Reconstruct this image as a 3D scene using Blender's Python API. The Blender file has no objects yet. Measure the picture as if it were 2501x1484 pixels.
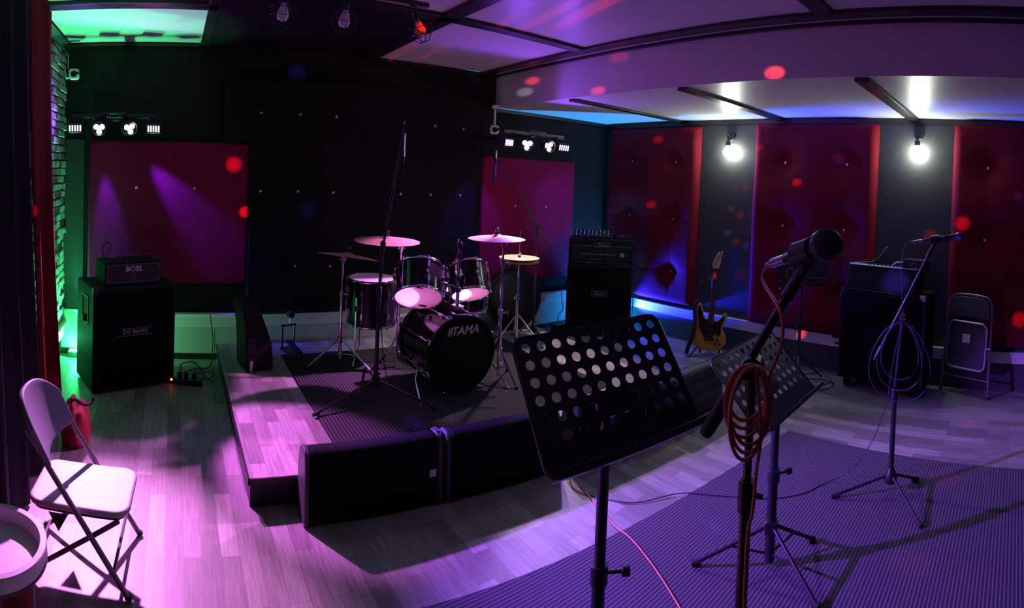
import bpy, math, random
from mathutils import Vector, Matrix
random.seed(7)
PI = math.pi
R = math.radians
SC = bpy.context.scene
COL = SC.collection

# ---------------------------------------------------------------- camera
# phone panorama: a cylindrical sweep, eye height 1.60 m
F = 1316.273
HOR = 465.49
cam = bpy.data.cameras.new('camera')
cam.type = 'PANO'
cam.panorama_type = 'CENTRAL_CYLINDRICAL'
cam.central_cylindrical_range_u_min = -1250.5 / F
cam.central_cylindrical_range_u_max = 1250.5 / F
cam.central_cylindrical_range_v_min = -(1484 - HOR) / F
cam.central_cylindrical_range_v_max = HOR / F
cam.central_cylindrical_radius = 1.0
cam.clip_start = 0.02
cam.clip_end = 60
camo = bpy.data.objects.new('camera', cam)
COL.objects.link(camo)
SC.camera = camo
_r = Vector((0.80818, -0.58735, 0.04308))
_f = Vector((0.58851, 0.80821, -0.02135))
_u = Vector((-0.02228, 0.04261, 0.99884))
camo.matrix_world = Matrix(((_r.x, _u.x, -_f.x, 0), (_r.y, _u.y, -_f.y, 0), (_r.z, _u.z, -_f.z, 1.6), (0, 0, 0, 1)))

# ---------------------------------------------------------------- world and exposure
w = bpy.data.worlds.new('night')
SC.world = w
w.use_nodes = True
w.node_tree.nodes['Background'].inputs[0].default_value = (0.05, 0.04, 0.08, 1)
w.node_tree.nodes['Background'].inputs[1].default_value = 0.0
vs = SC.view_settings
vs.view_transform = 'Standard'
vs.look = 'None'
vs.exposure = 0.0
vs.gamma = 1.0
vs.use_curve_mapping = False
try:
    SC.cycles.use_denoising = True
    SC.cycles.max_bounces = 8
    SC.cycles.transparent_max_bounces = 12
    SC.cycles.sample_clamp_indirect = 4.0
    SC.cycles.use_light_tree = True
except Exception:
    pass


def spot(name, loc, target, power, color, angle, blend=0.3, radius=0.02, parent=None):
    l = bpy.data.lights.new(name, 'SPOT')
    l.energy = power
    l.color = color
    l.spot_size = R(angle)
    l.spot_blend = blend
    l.shadow_soft_size = radius
    o = bpy.data.objects.new(name, l)
    COL.objects.link(o)
    d = Vector(target) - Vector(loc)
    q = d.to_track_quat('-Z', 'Y')
    if parent is not None:
        o.parent = parent
        inv = parent.matrix_basis.inverted()
        o.matrix_basis = inv @ Matrix.LocRotScale(Vector(loc), q, None)
    else:
        o.matrix_basis = Matrix.LocRotScale(Vector(loc), q, None)
    return o


def point(name, loc, power, color, radius=0.03, parent=None):
    l = bpy.data.lights.new(name, 'POINT')
    l.energy = power
    l.color = color
    l.shadow_soft_size = radius
    o = bpy.data.objects.new(name, l)
    COL.objects.link(o)
    if parent is not None:
        o.parent = parent
        o.matrix_basis = parent.matrix_basis.inverted() @ Matrix.Translation(Vector(loc))
    else:
        o.location = loc
    return o


# ---------------------------------------------------------------- mesh helpers
class MB:
    def __init__(self):
        self.v = []
        self.f = []

    def add(self, vs, fs, M=None):
        n = len(self.v)
        for p in vs:
            p = Vector(p)
            self.v.append(M @ p if M is not None else p)
        for f in fs:
            self.f.append([i + n for i in f])
        return self

    def box(self, c, s, M=None):
        cx, cy, cz = c
        x, y, z = s[0] / 2, s[1] / 2, s[2] / 2
        vs = [(cx + a * x, cy + b * y, cz + d * z) for a in (-1, 1) for b in (-1, 1) for d in (-1, 1)]
        fs = [(0, 1, 3, 2), (4, 6, 7, 5), (0, 4, 5, 1), (2, 3, 7, 6), (0, 2, 6, 4), (1, 5, 7, 3)]
        return self.add(vs, fs, M)

    def bb(self, a, b, M=None):
        return self.box([(a[i] + b[i]) / 2 for i in range(3)], [abs(b[i] - a[i]) for i in range(3)], M)

    def prism(self, poly, z0, z1, M=None):
        """poly in XY extruded along Z"""
        n = len(poly)
        vs = [(p[0], p[1], z0) for p in poly] + [(p[0], p[1], z1) for p in poly]
        fs = [list(range(n))[::-1], list(range(n, 2 * n))]
        for i in range(n):
            j = (i + 1) % n
            fs.append((i, j, n + j, n + i))
        return self.add(vs, fs, M)

    def tube(self, pts, r, n=10, closed=False, M=None):
        pts = [Vector(p) for p in pts]
        k = len(pts)
        rs = r if isinstance(r, (list, tuple)) else [r] * k
        tang = []
        for i in range(k):
            if closed:
                t = pts[(i + 1) % k] - pts[i - 1]
            else:
                t = pts[min(i + 1, k - 1)] - pts[max(i - 1, 0)]
            tang.append(t.normalized() if t.length > 1e-9 else Vector((0, 0, 1)))
        a = Vector((0, 0, 1)) if abs(tang[0].z) < .9 else Vector((1, 0, 0))
        N = (a - tang[0] * a.dot(tang[0])).normalized()
        vs = []
        for i in range(k):
            N = N - tang[i] * N.dot(tang[i])
            if N.length < 1e-6:
                N = tang[i].orthogonal()
            N.normalize()
            B = tang[i].cross(N)
            for j in range(n):
                an = 2 * PI * j / n
                vs.append(pts[i] + (N * math.cos(an) + B * math.sin(an)) * rs[i])
        fs = []
        m = k if closed else k - 1
        for i in range(m):
            i2 = (i + 1) % k
            for j in range(n):
                j2 = (j + 1) % n
                fs.append((i * n + j, i * n + j2, i2 * n + j2, i2 * n + j))
        if not closed:
            fs.append(list(range(n))[::-1])
            fs.append([(k - 1) * n + j for j in range(n)])
        return self.add(vs, fs, M)

    def cyl(self, a, b, r, n=16, r2=None, M=None):
        return self.tube([a, b], [r, r if r2 is None else r2], n, False, M)

    def lathe(self, prof, n=24, M=None, close=False):
        vs = []
        for (r, z) in prof:
            for j in range(n):
                an = 2 * PI * j / n
                vs.append((r * math.cos(an), r * math.sin(an), z))
        fs = []
        k = len(prof)
        for i in range(k - 1 if not close else k):
            i2 = (i + 1) % k
            for j in range(n):
                j2 = (j + 1) % n
                fs.append((i * n + j, i * n + j2, i2 * n + j2, i2 * n + j))
        if not close:
            if prof[0][0] > 1e-6:
                fs.append(list(range(n))[::-1])
            if prof[-1][0] > 1e-6:
                fs.append([(k - 1) * n + j for j in range(n)])
        return self.add(vs, fs, M)

    def sphere(self, c, r, n=16, M=None):
        rx, ry, rz = r if isinstance(r, (list, tuple)) else (r, r, r)
        m = n // 2
        vs = [(c[0], c[1], c[2] - rz)]
        for i in range(1, m):
            t = -PI / 2 + PI * i / m
            for j in range(n):
                an = 2 * PI * j / n
                vs.append((c[0] + rx * math.cos(t) * math.cos(an), c[1] + ry * math.cos(t) * math.sin(an), c[2] + rz * math.sin(t)))
        vs.append((c[0], c[1], c[2] + rz))
        fs = []
        for j in range(n):
            fs.append((0, 1 + (j + 1) % n, 1 + j))
        for i in range(m - 2):
            for j in range(n):
                j2 = (j + 1) % n
                fs.append((1 + i * n + j, 1 + i * n + j2, 1 + (i + 1) * n + j2, 1 + (i + 1) * n + j))
        L = len(vs) - 1
        o = 1 + (m - 2) * n
        for j in range(n):
            fs.append((o + j, o + (j + 1) % n, L))
        return self.add(vs, fs, M)

    def grid(self, fn, nu, nv, M=None):
        vs = [fn(i / nu, j / nv) for i in range(nu + 1) for j in range(nv + 1)]
        fs = []
        for i in range(nu):
            for j in range(nv):
                a = i * (nv + 1) + j
                fs.append((a, a + nv + 1, a + nv + 2, a + 1))
        return self.add(vs, fs, M)

    def build(self, name, mat, parent=None, angle=35, bevel=0, seg=2):
        me = bpy.data.meshes.new(name)
        me.from_pydata([tuple(p) for p in self.v], [], self.f)
        me.validate()
        me.update()
        import bmesh as bmm
        b = bmm.new()
        b.from_mesh(me)
        bmm.ops.recalc_face_normals(b, faces=b.faces)
        b.to_mesh(me)
        b.free()
        for p in me.polygons:
            p.use_smooth = True
        try:
            me.set_sharp_from_angle(angle=R(angle))
        except Exception:
            pass
        o = bpy.data.objects.new(name, me)
        COL.objects.link(o)
        if mat is not None:
            me.materials.append(mat)
        if parent is not None:
            o.parent = parent
        if bevel:
            m = o.modifiers.new('bevel', 'BEVEL')
            m.width = bevel
            m.segments = seg
            m.limit_method = 'ANGLE'
            m.angle_limit = R(40)
            m.harden_normals = False
        return o


def thing(name, label, cat, loc=(0, 0, 0), rotz=0.0, group=None):
    o = bpy.data.objects.new(name, None)
    o.empty_display_size = 0.05
    COL.objects.link(o)
    o.matrix_basis = Matrix.Translation(Vector(loc)) @ Matrix.Rotation(rotz, 4, 'Z')
    return tag(o, label, cat, group)


def tag(o, label, cat, group=None):
    o['label'] = label
    o['category'] = cat
    if group:
        o['group'] = group
    return o


def struct(name, mb, mat, parent=None, **k):
    o = mb.build(name, mat, parent, **k)
    if parent is None:
        o['kind'] = 'structure'
    return o


def smooth(pts, n=6, closed=False):
    """Catmull-Rom through the points"""
    P = [Vector(p) for p in pts]
    out = []
    k = len(P)
    for i in range(k if closed else k - 1):
        p1, p2 = P[i], P[(i + 1) % k]
        p0 = P[i - 1] if (i > 0 or closed) else p1
        p3 = P[(i + 2) % k] if (i + 2 < k or closed) else p2
        for s in range(n):
            t = s / n
            out.append(0.5 * ((2 * p1) + (p2 - p0) * t + (2 * p0 - 5 * p1 + 4 * p2 - p3) * t * t + (3 * p1 - p0 - 3 * p2 + p3) * t ** 3))
    if not closed:
        out.append(P[-1])
    return out


def rrect(w, h, r, n=5, cx=0, cy=0):
    out = []
    for (sx, sy, a0) in ((1, 1, 0), (-1, 1, 90), (-1, -1, 180), (1, -1, 270)):
        for i in range(n + 1):
            a = R(a0 + 90 * i / n)
            out.append((cx + sx * (w / 2 - r) + r * math.cos(a), cy + sy * (h / 2 - r) + r * math.sin(a)))
    return out


def axis_m(loc, z, x=None):
    """matrix with local Z along z at loc"""
    z = Vector(z).normalized()
    if x is None:
        x = Vector((1, 0, 0)) if abs(z.x) < .9 else Vector((0, 1, 0))
    x = Vector(x)
    x = (x - z * x.dot(z)).normalized()
    y = z.cross(x)
    return Matrix(((x.x, y.x, z.x, loc[0]), (x.y, y.y, z.y, loc[1]), (x.z, y.z, z.z, loc[2]), (0, 0, 0, 1)))


FRONT = Matrix.Rotation(R(90), 4, 'X')      # XY drawing -> standing in XZ, facing -Y


def text(name, s, size, mat, parent, M, depth=0.0015, shear=0.0, xscale=1.0, bold=0.0):
    cu = bpy.data.curves.new(name, 'FONT')
    cu.body = s
    cu.size = size
    cu.align_x = 'CENTER'
    cu.align_y = 'CENTER'
    cu.extrude = depth
    cu.shear = shear
    cu.offset = bold
    t = bpy.data.objects.new(name + '_tmp', cu)
    COL.objects.link(t)
    dg = bpy.context.evaluated_depsgraph_get()
    me = bpy.data.meshes.new_from_object(t.evaluated_get(dg))
    bpy.data.objects.remove(t)
    bpy.data.curves.remove(cu)
    me.transform(M @ Matrix.Diagonal((xscale, 1, 1, 1)))
    me.name = name
    me.materials.clear()
    me.materials.append(mat)
    o = bpy.data.objects.new(name, me)
    COL.objects.link(o)
    o.parent = parent
    return o


# ---------------------------------------------------------------- materials
def mat(name, col, rough=0.5, metal=0.0, spec=0.5, bump=None, var=None, coat=0.0, sheen=0.0, emit=None, estr=0.0):
    m = bpy.data.materials.new(name)
    m.use_nodes = True
    nt = m.node_tree
    b = nt.nodes['Principled BSDF']
    b.inputs['Base Color'].default_value = (*col, 1)
    b.inputs['Roughness'].default_value = rough
    b.inputs['Metallic'].default_value = metal
    b.inputs['Specular IOR Level'].default_value = spec
    b.inputs['Coat Weight'].default_value = coat
    if sheen:
        b.inputs['Sheen Weight'].default_value = sheen
        b.inputs['Sheen Roughness'].default_value = 0.4
        b.inputs['Sheen Tint'].default_value = (*[min(1, c * 3 + .02) for c in col], 1)
    if emit:
        b.inputs['Emission Color'].default_value = (*emit, 1)
        b.inputs['Emission Strength'].default_value = estr
    if bump or var:
        tc = nt.nodes.new('ShaderNodeTexCoord')
    if var:
        sc, amt = var
        nz = nt.nodes.new('ShaderNodeTexNoise')
        nz.inputs['Scale'].default_value = sc
        nz.inputs['Detail'].default_value = 5
        nt.links.new(tc.outputs['Object'], nz.inputs['Vector'])
        mx = nt.nodes.new('ShaderNodeMix')
        mx.data_type = 'RGBA'
        mx.inputs['A'].default_value = (*[c * (1 - amt) for c in col], 1)
        mx.inputs['B'].default_value = (*[min(1, c * (1 + amt)) for c in col], 1)
        nt.links.new(nz.outputs['Fac'], mx.inputs['Factor'])
        nt.links.new(mx.outputs['Result'], b.inputs['Base Color'])
    if bump:
        sc, st, dist = bump
        nz = nt.nodes.new('ShaderNodeTexNoise')
        nz.inputs['Scale'].default_value = sc
        nz.inputs['Detail'].default_value = 6
        nt.links.new(tc.outputs['Object'], nz.inputs['Vector'])
        bp = nt.nodes.new('ShaderNodeBump')
        bp.inputs['Strength'].default_value = st
        bp.inputs['Distance'].default_value = dist
        nt.links.new(nz.outputs['Fac'], bp.inputs['Height'])
        nt.links.new(bp.outputs['Normal'], b.inputs['Normal'])
    return m


def glow(name, col, strength):
    m = bpy.data.materials.new(name)
    m.use_nodes = True
    nt = m.node_tree
    nt.nodes.remove(nt.nodes['Principled BSDF'])
    e = nt.nodes.new('ShaderNodeEmission')
    e.inputs[0].default_value = (*col, 1)
    e.inputs[1].default_value = strength
    nt.links.new(e.outputs[0], nt.nodes['Material Output'].inputs[0])
    return m


def wood_floor(name):
    m = mat(name, (0.3, 0.28, 0.26), 0.5)
    nt = m.node_tree
    b = nt.nodes['Principled BSDF']
    tc = nt.nodes.new('ShaderNodeTexCoord')
    mp = nt.nodes.new('ShaderNodeMapping')
    mp.inputs['Rotation'].default_value = (0, 0, R(90))
    nt.links.new(tc.outputs['Object'], mp.inputs['Vector'])
    br = nt.nodes.new('ShaderNodeTexBrick')
    br.offset = 0.37
    br.offset_frequency = 2
    br.inputs['Color1'].default_value = (0.21, 0.195, 0.18, 1)
    br.inputs['Color2'].default_value = (0.44, 0.415, 0.39, 1)
    br.inputs['Mortar'].default_value = (0.19, 0.175, 0.165, 1)
    br.inputs['Scale'].default_value = 1.0
    br.inputs['Mortar Size'].default_value = 0.0012
    br.inputs['Mortar Smooth'].default_value = 0.3
    br.inputs['Bias'].default_value = -0.1
    br.inputs['Brick Width'].default_value = 0.43
    br.inputs['Row Height'].default_value = 0.078
    nt.links.new(mp.outputs['Vector'], br.inputs['Vector'])
    mp2 = nt.nodes.new('ShaderNodeMapping')
    mp2.inputs['Scale'].default_value = (110, 5, 20)
    nt.links.new(tc.outputs['Object'], mp2.inputs['Vector'])
    nz = nt.nodes.new('ShaderNodeTexNoise')
    nz.inputs['Scale'].default_value = 1.0
    nz.inputs['Detail'].default_value = 7
    nz.inputs['Roughness'].default_value = 0.65
    nt.links.new(mp2.outputs['Vector'], nz.inputs['Vector'])
    rp = nt.nodes.new('ShaderNodeValToRGB')
    rp.color_ramp.elements[0].position = 0.3
    rp.color_ramp.elements[0].color = (0.55, 0.53, 0.5, 1)
    rp.color_ramp.elements[1].position = 0.7
    rp.color_ramp.elements[1].color = (1.15, 1.13, 1.1, 1)
    nt.links.new(nz.outputs['Fac'], rp.inputs['Fac'])
    mx = nt.nodes.new('ShaderNodeMix')
    mx.data_type = 'RGBA'
    mx.blend_type = 'MULTIPLY'
    mx.inputs['Factor'].default_value = 0.9
    nt.links.new(br.outputs['Color'], mx.inputs['A'])
    nt.links.new(rp.outputs['Color'], mx.inputs['B'])
    nt.links.new(mx.outputs['Result'], b.inputs['Base Color'])
    bp = nt.nodes.new('ShaderNodeBump')
    bp.inputs['Strength'].default_value = 0.15
    bp.inputs['Distance'].default_value = 0.002
    nt.links.new(nz.outputs['Fac'], bp.inputs['Height'])
    nt.links.new(bp.outputs['Normal'], b.inputs['Normal'])
    b.inputs['Roughness'].default_value = 0.42
    b.inputs['Specular IOR Level'].default_value = 0.4
    return m


def ribbed(name, dark, light, pitch, along, rough=0.95):
    """ribbed floor mat: ridges running along one axis of the mat itself"""
    m = mat(name, light, rough, spec=0.15)
    nt = m.node_tree
    b = nt.nodes['Principled BSDF']
    tc = nt.nodes.new('ShaderNodeTexCoord')
    wv = nt.nodes.new('ShaderNodeTexWave')
    wv.wave_type = 'BANDS'
    wv.bands_direction = 'Y' if along == 'X' else 'X'
    wv.inputs['Scale'].default_value = PI / (10 * pitch)
    wv.inputs['Distortion'].default_value = 0.0
    nt.links.new(tc.outputs['Object'], wv.inputs['Vector'])
    rp = nt.nodes.new('ShaderNodeValToRGB')
    rp.color_ramp.elements[0].position = 0.06
    rp.color_ramp.elements[0].color = (*dark, 1)
    rp.color_ramp.elements[1].position = 0.32
    rp.color_ramp.elements[1].color = (*light, 1)
    nt.links.new(wv.outputs['Fac'], rp.inputs['Fac'])
    nz = nt.nodes.new('ShaderNodeTexNoise')
    nz.inputs['Scale'].default_value = 260
    nz.inputs['Detail'].default_value = 3
    nt.links.new(tc.outputs['Object'], nz.inputs['Vector'])
    mx = nt.nodes.new('ShaderNodeMix')
    mx.data_type = 'RGBA'
    mx.blend_type = 'OVERLAY'
    mx.inputs['Factor'].default_value = 0.8
    nt.links.new(rp.outputs['Color'], mx.inputs['A'])
    nt.links.new(nz.outputs['Fac'], mx.inputs['B'])
    nt.links.new(mx.outputs['Result'], b.inputs['Base Color'])
    ad = nt.nodes.new('ShaderNodeMath')
    ad.operation = 'MULTIPLY_ADD'
    ad.inputs[1].default_value = 0.25
    nt.links.new(nz.outputs['Fac'], ad.inputs[0])
    nt.links.new(wv.outputs['Fac'], ad.inputs[2])
    bp = nt.nodes.new('ShaderNodeBump')
    bp.inputs['Strength'].default_value = 0.35
    bp.inputs['Distance'].default_value = 0.005
    nt.links.new(ad.outputs[0], bp.inputs['Height'])
    nt.links.new(bp.outputs['Normal'], b.inputs['Normal'])
    return m


def mesh_grille(name, col, hole, scale, rough=0.5, metal=0.3):
    """perforated speaker grille / woven speaker cloth"""
    m = mat(name, col, rough, metal, spec=.12 if metal == 0 else .5)
    nt = m.node_tree
    b = nt.nodes['Principled BSDF']
    tc = nt.nodes.new('ShaderNodeTexCoord')
    vo = nt.nodes.new('ShaderNodeTexVoronoi')
    vo.inputs['Scale'].default_value = scale
    vo.inputs['Randomness'].default_value = 0.0
    nt.links.new(tc.outputs['Object'], vo.inputs['Vector'])
    rp = nt.nodes.new('ShaderNodeValToRGB')
    rp.color_ramp.elements[0].position = 0.38
    rp.color_ramp.elements[0].color = (*hole, 1)
    rp.color_ramp.elements[1].position = 0.5
    rp.color_ramp.elements[1].color = (*col, 1)
    nt.links.new(vo.outputs['Distance'], rp.inputs['Fac'])
    nt.links.new(rp.outputs['Color'], b.inputs['Base Color'])
    bp = nt.nodes.new('ShaderNodeBump')
    bp.inputs['Strength'].default_value = 0.6
    bp.inputs['Distance'].default_value = 0.003
    nt.links.new(vo.outputs['Distance'], bp.inputs['Height'])
    nt.links.new(bp.outputs['Normal'], b.inputs['Normal'])
    return m


def drum_skin(name, tr, tl, df, col=(0.95, 0.93, 0.92)):
    """frosted drum skin: part clear, part translucent, part matt"""
    m = bpy.data.materials.new(name)
    m.use_nodes = True
    nt = m.node_tree
    nt.nodes.remove(nt.nodes['Principled BSDF'])
    a = nt.nodes.new('ShaderNodeBsdfTransparent')
    b = nt.nodes.new('ShaderNodeBsdfTranslucent')
    b.inputs[0].default_value = (*col, 1)
    c = nt.nodes.new('ShaderNodeBsdfDiffuse')
    c.inputs[0].default_value = (*col, 1)
    m1 = nt.nodes.new('ShaderNodeMixShader')
    m1.inputs[0].default_value = df / (df + tl)
    nt.links.new(b.outputs[0], m1.inputs[1])
    nt.links.new(c.outputs[0], m1.inputs[2])
    m2 = nt.nodes.new('ShaderNodeMixShader')
    m2.inputs[0].default_value = 1 - tr
    nt.links.new(a.outputs[0], m2.inputs[1])
    nt.links.new(m1.outputs[0], m2.inputs[2])
    nt.links.new(m2.outputs[0], nt.nodes['Material Output'].inputs[0])
    return m


M_floor = wood_floor('grey_laminate_planks')
M_deck = wood_floor('stage_planks')
M_ceil = mat('white_ceiling_panel', (0.72, 0.71, 0.70), 0.38, spec=0.5, bump=(3, .06, .01))
M_strip = mat('dark_stained_batten', (0.018, 0.013, 0.012), 0.35, bump=(30, .2, .003))
M_blackceil = mat('black_ceiling_panel', (0.006, 0.0055, 0.006), 0.9, spec=0.1)
M_beam = mat('white_painted_beam', (0.70, 0.69, 0.70), 0.6, bump=(40, .1, .002))
M_wall = mat('charcoal_wall', (0.016, 0.011, 0.012), 0.85, spec=0.2, bump=(60, .2, .003))
M_vinyl = mat('black_vinyl_wall', (0.036, 0.038, 0.040), 0.45, bump=(14, .25, .006))
M_lower = mat('pale_lower_wall', (0.50, 0.49, 0.48), 0.6, bump=(30, .15, .003))
M_lowerdark = mat('dark_lower_wall', (0.06, 0.06, 0.07), 0.55)
M_skirt = mat('white_gloss_trim', (0.78, 0.76, 0.75), 0.35)
M_red = mat('red_velour', (0.24, 0.010, 0.055), 0.95, spec=0.05, sheen=0.1, var=(18, .25), bump=(45, .25, .004))
M_redq = mat('red_velour_quilted', (0.17, 0.010, 0.019), 0.9, spec=0.08, sheen=0.25, var=(10, .25), bump=(120, .2, .002))
M_blackq = mat('black_velour', (0.010, 0.009, 0.010), 0.9, spec=0.15, sheen=0.2)
M_button = mat('button_cap', (0.75, 0.75, 0.78), 0.15, metal=0.9)
M_curtr = mat('red_curtain_velvet', (0.10, 0.005, 0.007), 0.9, spec=0.1, sheen=0.3)
M_curtb = mat('black_curtain_velvet', (0.012, 0.011, 0.016), 0.85, spec=0.15, sheen=0.3)
M_stone = mat('split_stone', (0.30, 0.30, 0.29), 0.85, bump=(55, .9, .012), var=(22, .45))
M_mortar = mat('stone_joint', (0.05, 0.05, 0.05), 0.95)
M_tolex = mat('black_vinyl_covering', (0.007, 0.007, 0.008), 0.6, spec=0.25, bump=(350, .5, .001))
M_cloth = mesh_grille('black_speaker_cloth', (0.008, 0.007, 0.009), (0.003, 0.003, 0.003), 240, 0.9, 0.0)
M_grille = mesh_grille('steel_speaker_grille', (0.09, 0.09, 0.095), (0.006, 0.006, 0.006), 150, 0.45, 0.5)
M_grille2 = mesh_grille('dark_steel_speaker_grille', (0.008, 0.008, 0.009), (0.002, 0.002, 0.002), 110, 0.8, 0.0)
M_cap = mat('grey_plastic_cap', (0.07, 0.066, 0.076), 0.5)
M_blk = mat('black_plastic', (0.010, 0.010, 0.011), 0.45)
M_blkm = mat('black_coated_metal', (0.016, 0.016, 0.018), 0.35, metal=0.0, spec=0.6)
M_satin = mat('satin_black_pole', (0.016, 0.016, 0.019), 0.35, spec=0.5)
M_rub = mat('black_rubber', (0.012, 0.012, 0.012), 0.8)
M_chrome = mat('chrome', (0.85, 0.85, 0.87), 0.12, metal=1.0)
M_steel = mat('brushed_steel', (0.55, 0.55, 0.58), 0.3, metal=1.0)
M_silver = mat('silver_lettering', (0.75, 0.75, 0.76), 0.4)
M_dimsil = mat('grey_lettering', (0.30, 0.30, 0.31), 0.45)
M_white = mat('white_plastic', (0.8, 0.8, 0.8), 0.4)
M_paper = mat('paper_label', (0.75, 0.74, 0.72), 0.8)
M_drum = mat('black_drum_lacquer', (0.006, 0.006, 0.007), 0.2, spec=0.3)
M_drumg = mat('glossy_black_drum_lacquer', (0.005, 0.005, 0.006), 0.08, spec=0.5)
M_inner = mat('pale_maple_ply', (0.62, 0.52, 0.40), 0.6)
M_batter = drum_skin('coated_batter_skin', 0.50, 0.30, 0.20)
M_reso = drum_skin('clear_resonant_skin', 0.06, 0.82, 0.12)
M_white_skin = mat('white_coated_skin', (0.82, 0.81, 0.80), 0.6)
M_bhead = mat('black_bass_drum_head', (0.006, 0.006, 0.006), 0.5, spec=0.2)
M_brass = mat('cast_bronze', (0.75, 0.54, 0.34), 0.5, metal=0.55, bump=(200, .08, .001))
M_mapleneck = mat('maple_headstock', (0.62, 0.40, 0.17), 0.35, coat=0.3)
M_rose = mat('rosewood_fingerboard', (0.10, 0.035, 0.025), 0.45)
M_amber = mat('amber_guitar_top', (0.55, 0.27, 0.035), 0.25, coat=0.5, var=(6, .25))
M_cream = mat('cream_binding', (0.70, 0.58, 0.30), 0.4)
M_tort = mat('dark_tortoise_guard', (0.028, 0.010, 0.008), 0.25, coat=0.4)
M_orange = mat('orange_cable_jacket', (0.70, 0.20, 0.11), 0.45)
M_cable = mat('black_cable_jacket', (0.012, 0.012, 0.014), 0.45)
M_blcable = mat('blue_black_cable_jacket', (0.03, 0.03, 0.075), 0.4)
M_redbag = mat('red_bag_fabric', (0.26, 0.012, 0.016), 0.8, bump=(60, .4, .004))
M_seat = mat('grey_vinyl_seat', (0.48, 0.45, 0.46), 0.5, bump=(250, .25, .001))
M_backshade = mat('shaded_vinyl_back', (0.17, 0.165, 0.20), 0.6, bump=(250, .2, .001))  # grey vinyl, darkened and blued for the shade on the unlit back
M_dkvinyl = mat('dark_vinyl_pad', (0.03, 0.03, 0.036), 0.5, bump=(250, .3, .001))
M_frame = mat('grey_painted_tube', (0.20, 0.18, 0.20), 0.35, metal=0.6)
M_rim = mat('marbled_white_rim', (0.66, 0.62, 0.66), 0.3, var=(9, .2))
M_tray = mat('pale_tray_top', (0.60, 0.56, 0.60), 0.45)
M_glassb = mat('frosted_glass_bulb', (0.85, 0.75, 0.78), 0.15)
M_redlit = mat('red_lit_glass_bulb', (0.85, 0.22, 0.10), 0.2)  # glass bulb with the red light falling on it put into its colour
M_hot = glow('lamp_led_hot', (1.0, 0.80, 1.0), 9.0)
M_hotbar = glow('lamp_led_bars', (0.80, 0.55, 1.0), 3.2)
M_bulb = glow('lit_lamp_bulb', (0.92, 1.0, 0.86), 150.0)
M_redled = glow('red_led', (1.0, 0.12, 0.08), 6.0)
M_greenled = glow('green_led', (0.35, 1.0, 0.55), 20.0)
M_blueled = glow('blue_led', (0.1, 0.5, 1.0), 20.0)

# ================================================================ the room
XL, XR, YB, YF = -0.92, 4.644, 4.474, -3.2
XB, H1, H2 = 3.01, 2.624, 2.298
struct('floor', MB().bb((XL - .1, YF - .1, -.1), (XR + .1, YB + .1, 0)), M_floor)
cl = struct('ceiling', MB().bb((XL - .1, YF - .1, H1), (XB, YB + .1, H1 + .1)), M_ceil)
MB().bb((0.26, 3.07, H1 - .012), (1.66, YB, H1)).build('black_ceiling_panel', M_blackceil, cl)
struct('trim_1', MB().bb((XB, YF - .1, H2), (XR + .1, YB + .1, H1 + .1)), M_ceil)['label'] = 'lowered white ceiling with a white boxed beam face'
# battens on the upper ceiling
n = 2
for a, b in (((0.20, 3.01), (2.80, 3.11)), ((XL, 3.33), (0.26, 3.46)), ((1.60, YF), (1.72, YB)), ((1.72, 1.06), (2.80, 1.17)),
             ((1.72, -1.0), (2.80, -0.89)), ((2.80, YF), (2.90, YB)), ((2.985, YF), (XB, YB)), ((0.20, 3.11), (0.27, YB)),
             ((XL, 1.30), (1.6, 1.41))):
    struct('trim_%d' % n, MB().bb((*a, H1 - .022), (*b, H1)), M_strip, bevel=.003)
    n += 1
for y, wd in ((3.38, .07), (2.24, .085), (0.95, .095), (-0.4, .095), (-1.8, .095)):
    struct('trim_%d' % n, MB().bb((XB + .03, y - wd / 2, H2 - .022), (XR, y + wd / 2, H2)), M_strip, bevel=.003)
    n += 1
wb = struct('wall_back', MB().bb((XL - .1, YB, 0), (XR + .1, YB + .1, H1 + .1)), M_wall)
wr = struct('wall_right', MB().bb((XR, YF, 0), (XR + .1, YB, H2 + .1)), M_vinyl)
wl = struct('wall_left', MB().bb((XL - .1, YF, 0), (XL, YB, H1 + .1)), M_wall)
struct('wall_front', MB().bb((XL - .1, YF - .1, 0), (XR + .1, YF, H1 + .1)), M_wall)
struct('trim_%d' % n, MB().bb((XR - .02, YF, H2 - .05), (XR, YB, H2)), M_strip); n += 1
struct('trim_%d' % n, MB().bb((XB, YB - .02, H2 - .035), (XR - .02, YB, H2)), M_strip); n += 1
struct('trim_%d' % n, MB().bb((XL, YB - .02, H1 - .03), (XB, YB, H1 - .012)), M_strip); n += 1
# pale lower wall, white ledge and dark kick strip
lb = struct('trim_%d' % n, MB().bb((XL, YB - .012, .05), (XR, YB, .29)), M_lower); n += 1
struct('baseboard_back', MB().bb((XL, YB - .03, .285), (XR, YB, .385)).bb((XL, YB - .045, .375), (XR, YB, .392)), M_skirt, bevel=.003)
struct('trim_%d' % n, MB().bb((XL, YB - .02, 0), (XR, YB, .05)), M_strip); n += 1
struct('trim_%d' % n, MB().bb((XR - .012, YF, 0), (XR, YB - .03, .235)), M_lowerdark); n += 1
struct('baseboard_right', MB().bb((XR - .03, 1.60, .228), (XR, YB - .045, .32)).bb((XR - .042, 1.60, .312), (XR, YB - .045, .328))
       .bb((XR - .03, YF, .228), (XR, 0.76, .32)).bb((XR - .042, YF, .312), (XR, 0.76, .328)), M_skirt, bevel=.003)
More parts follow.
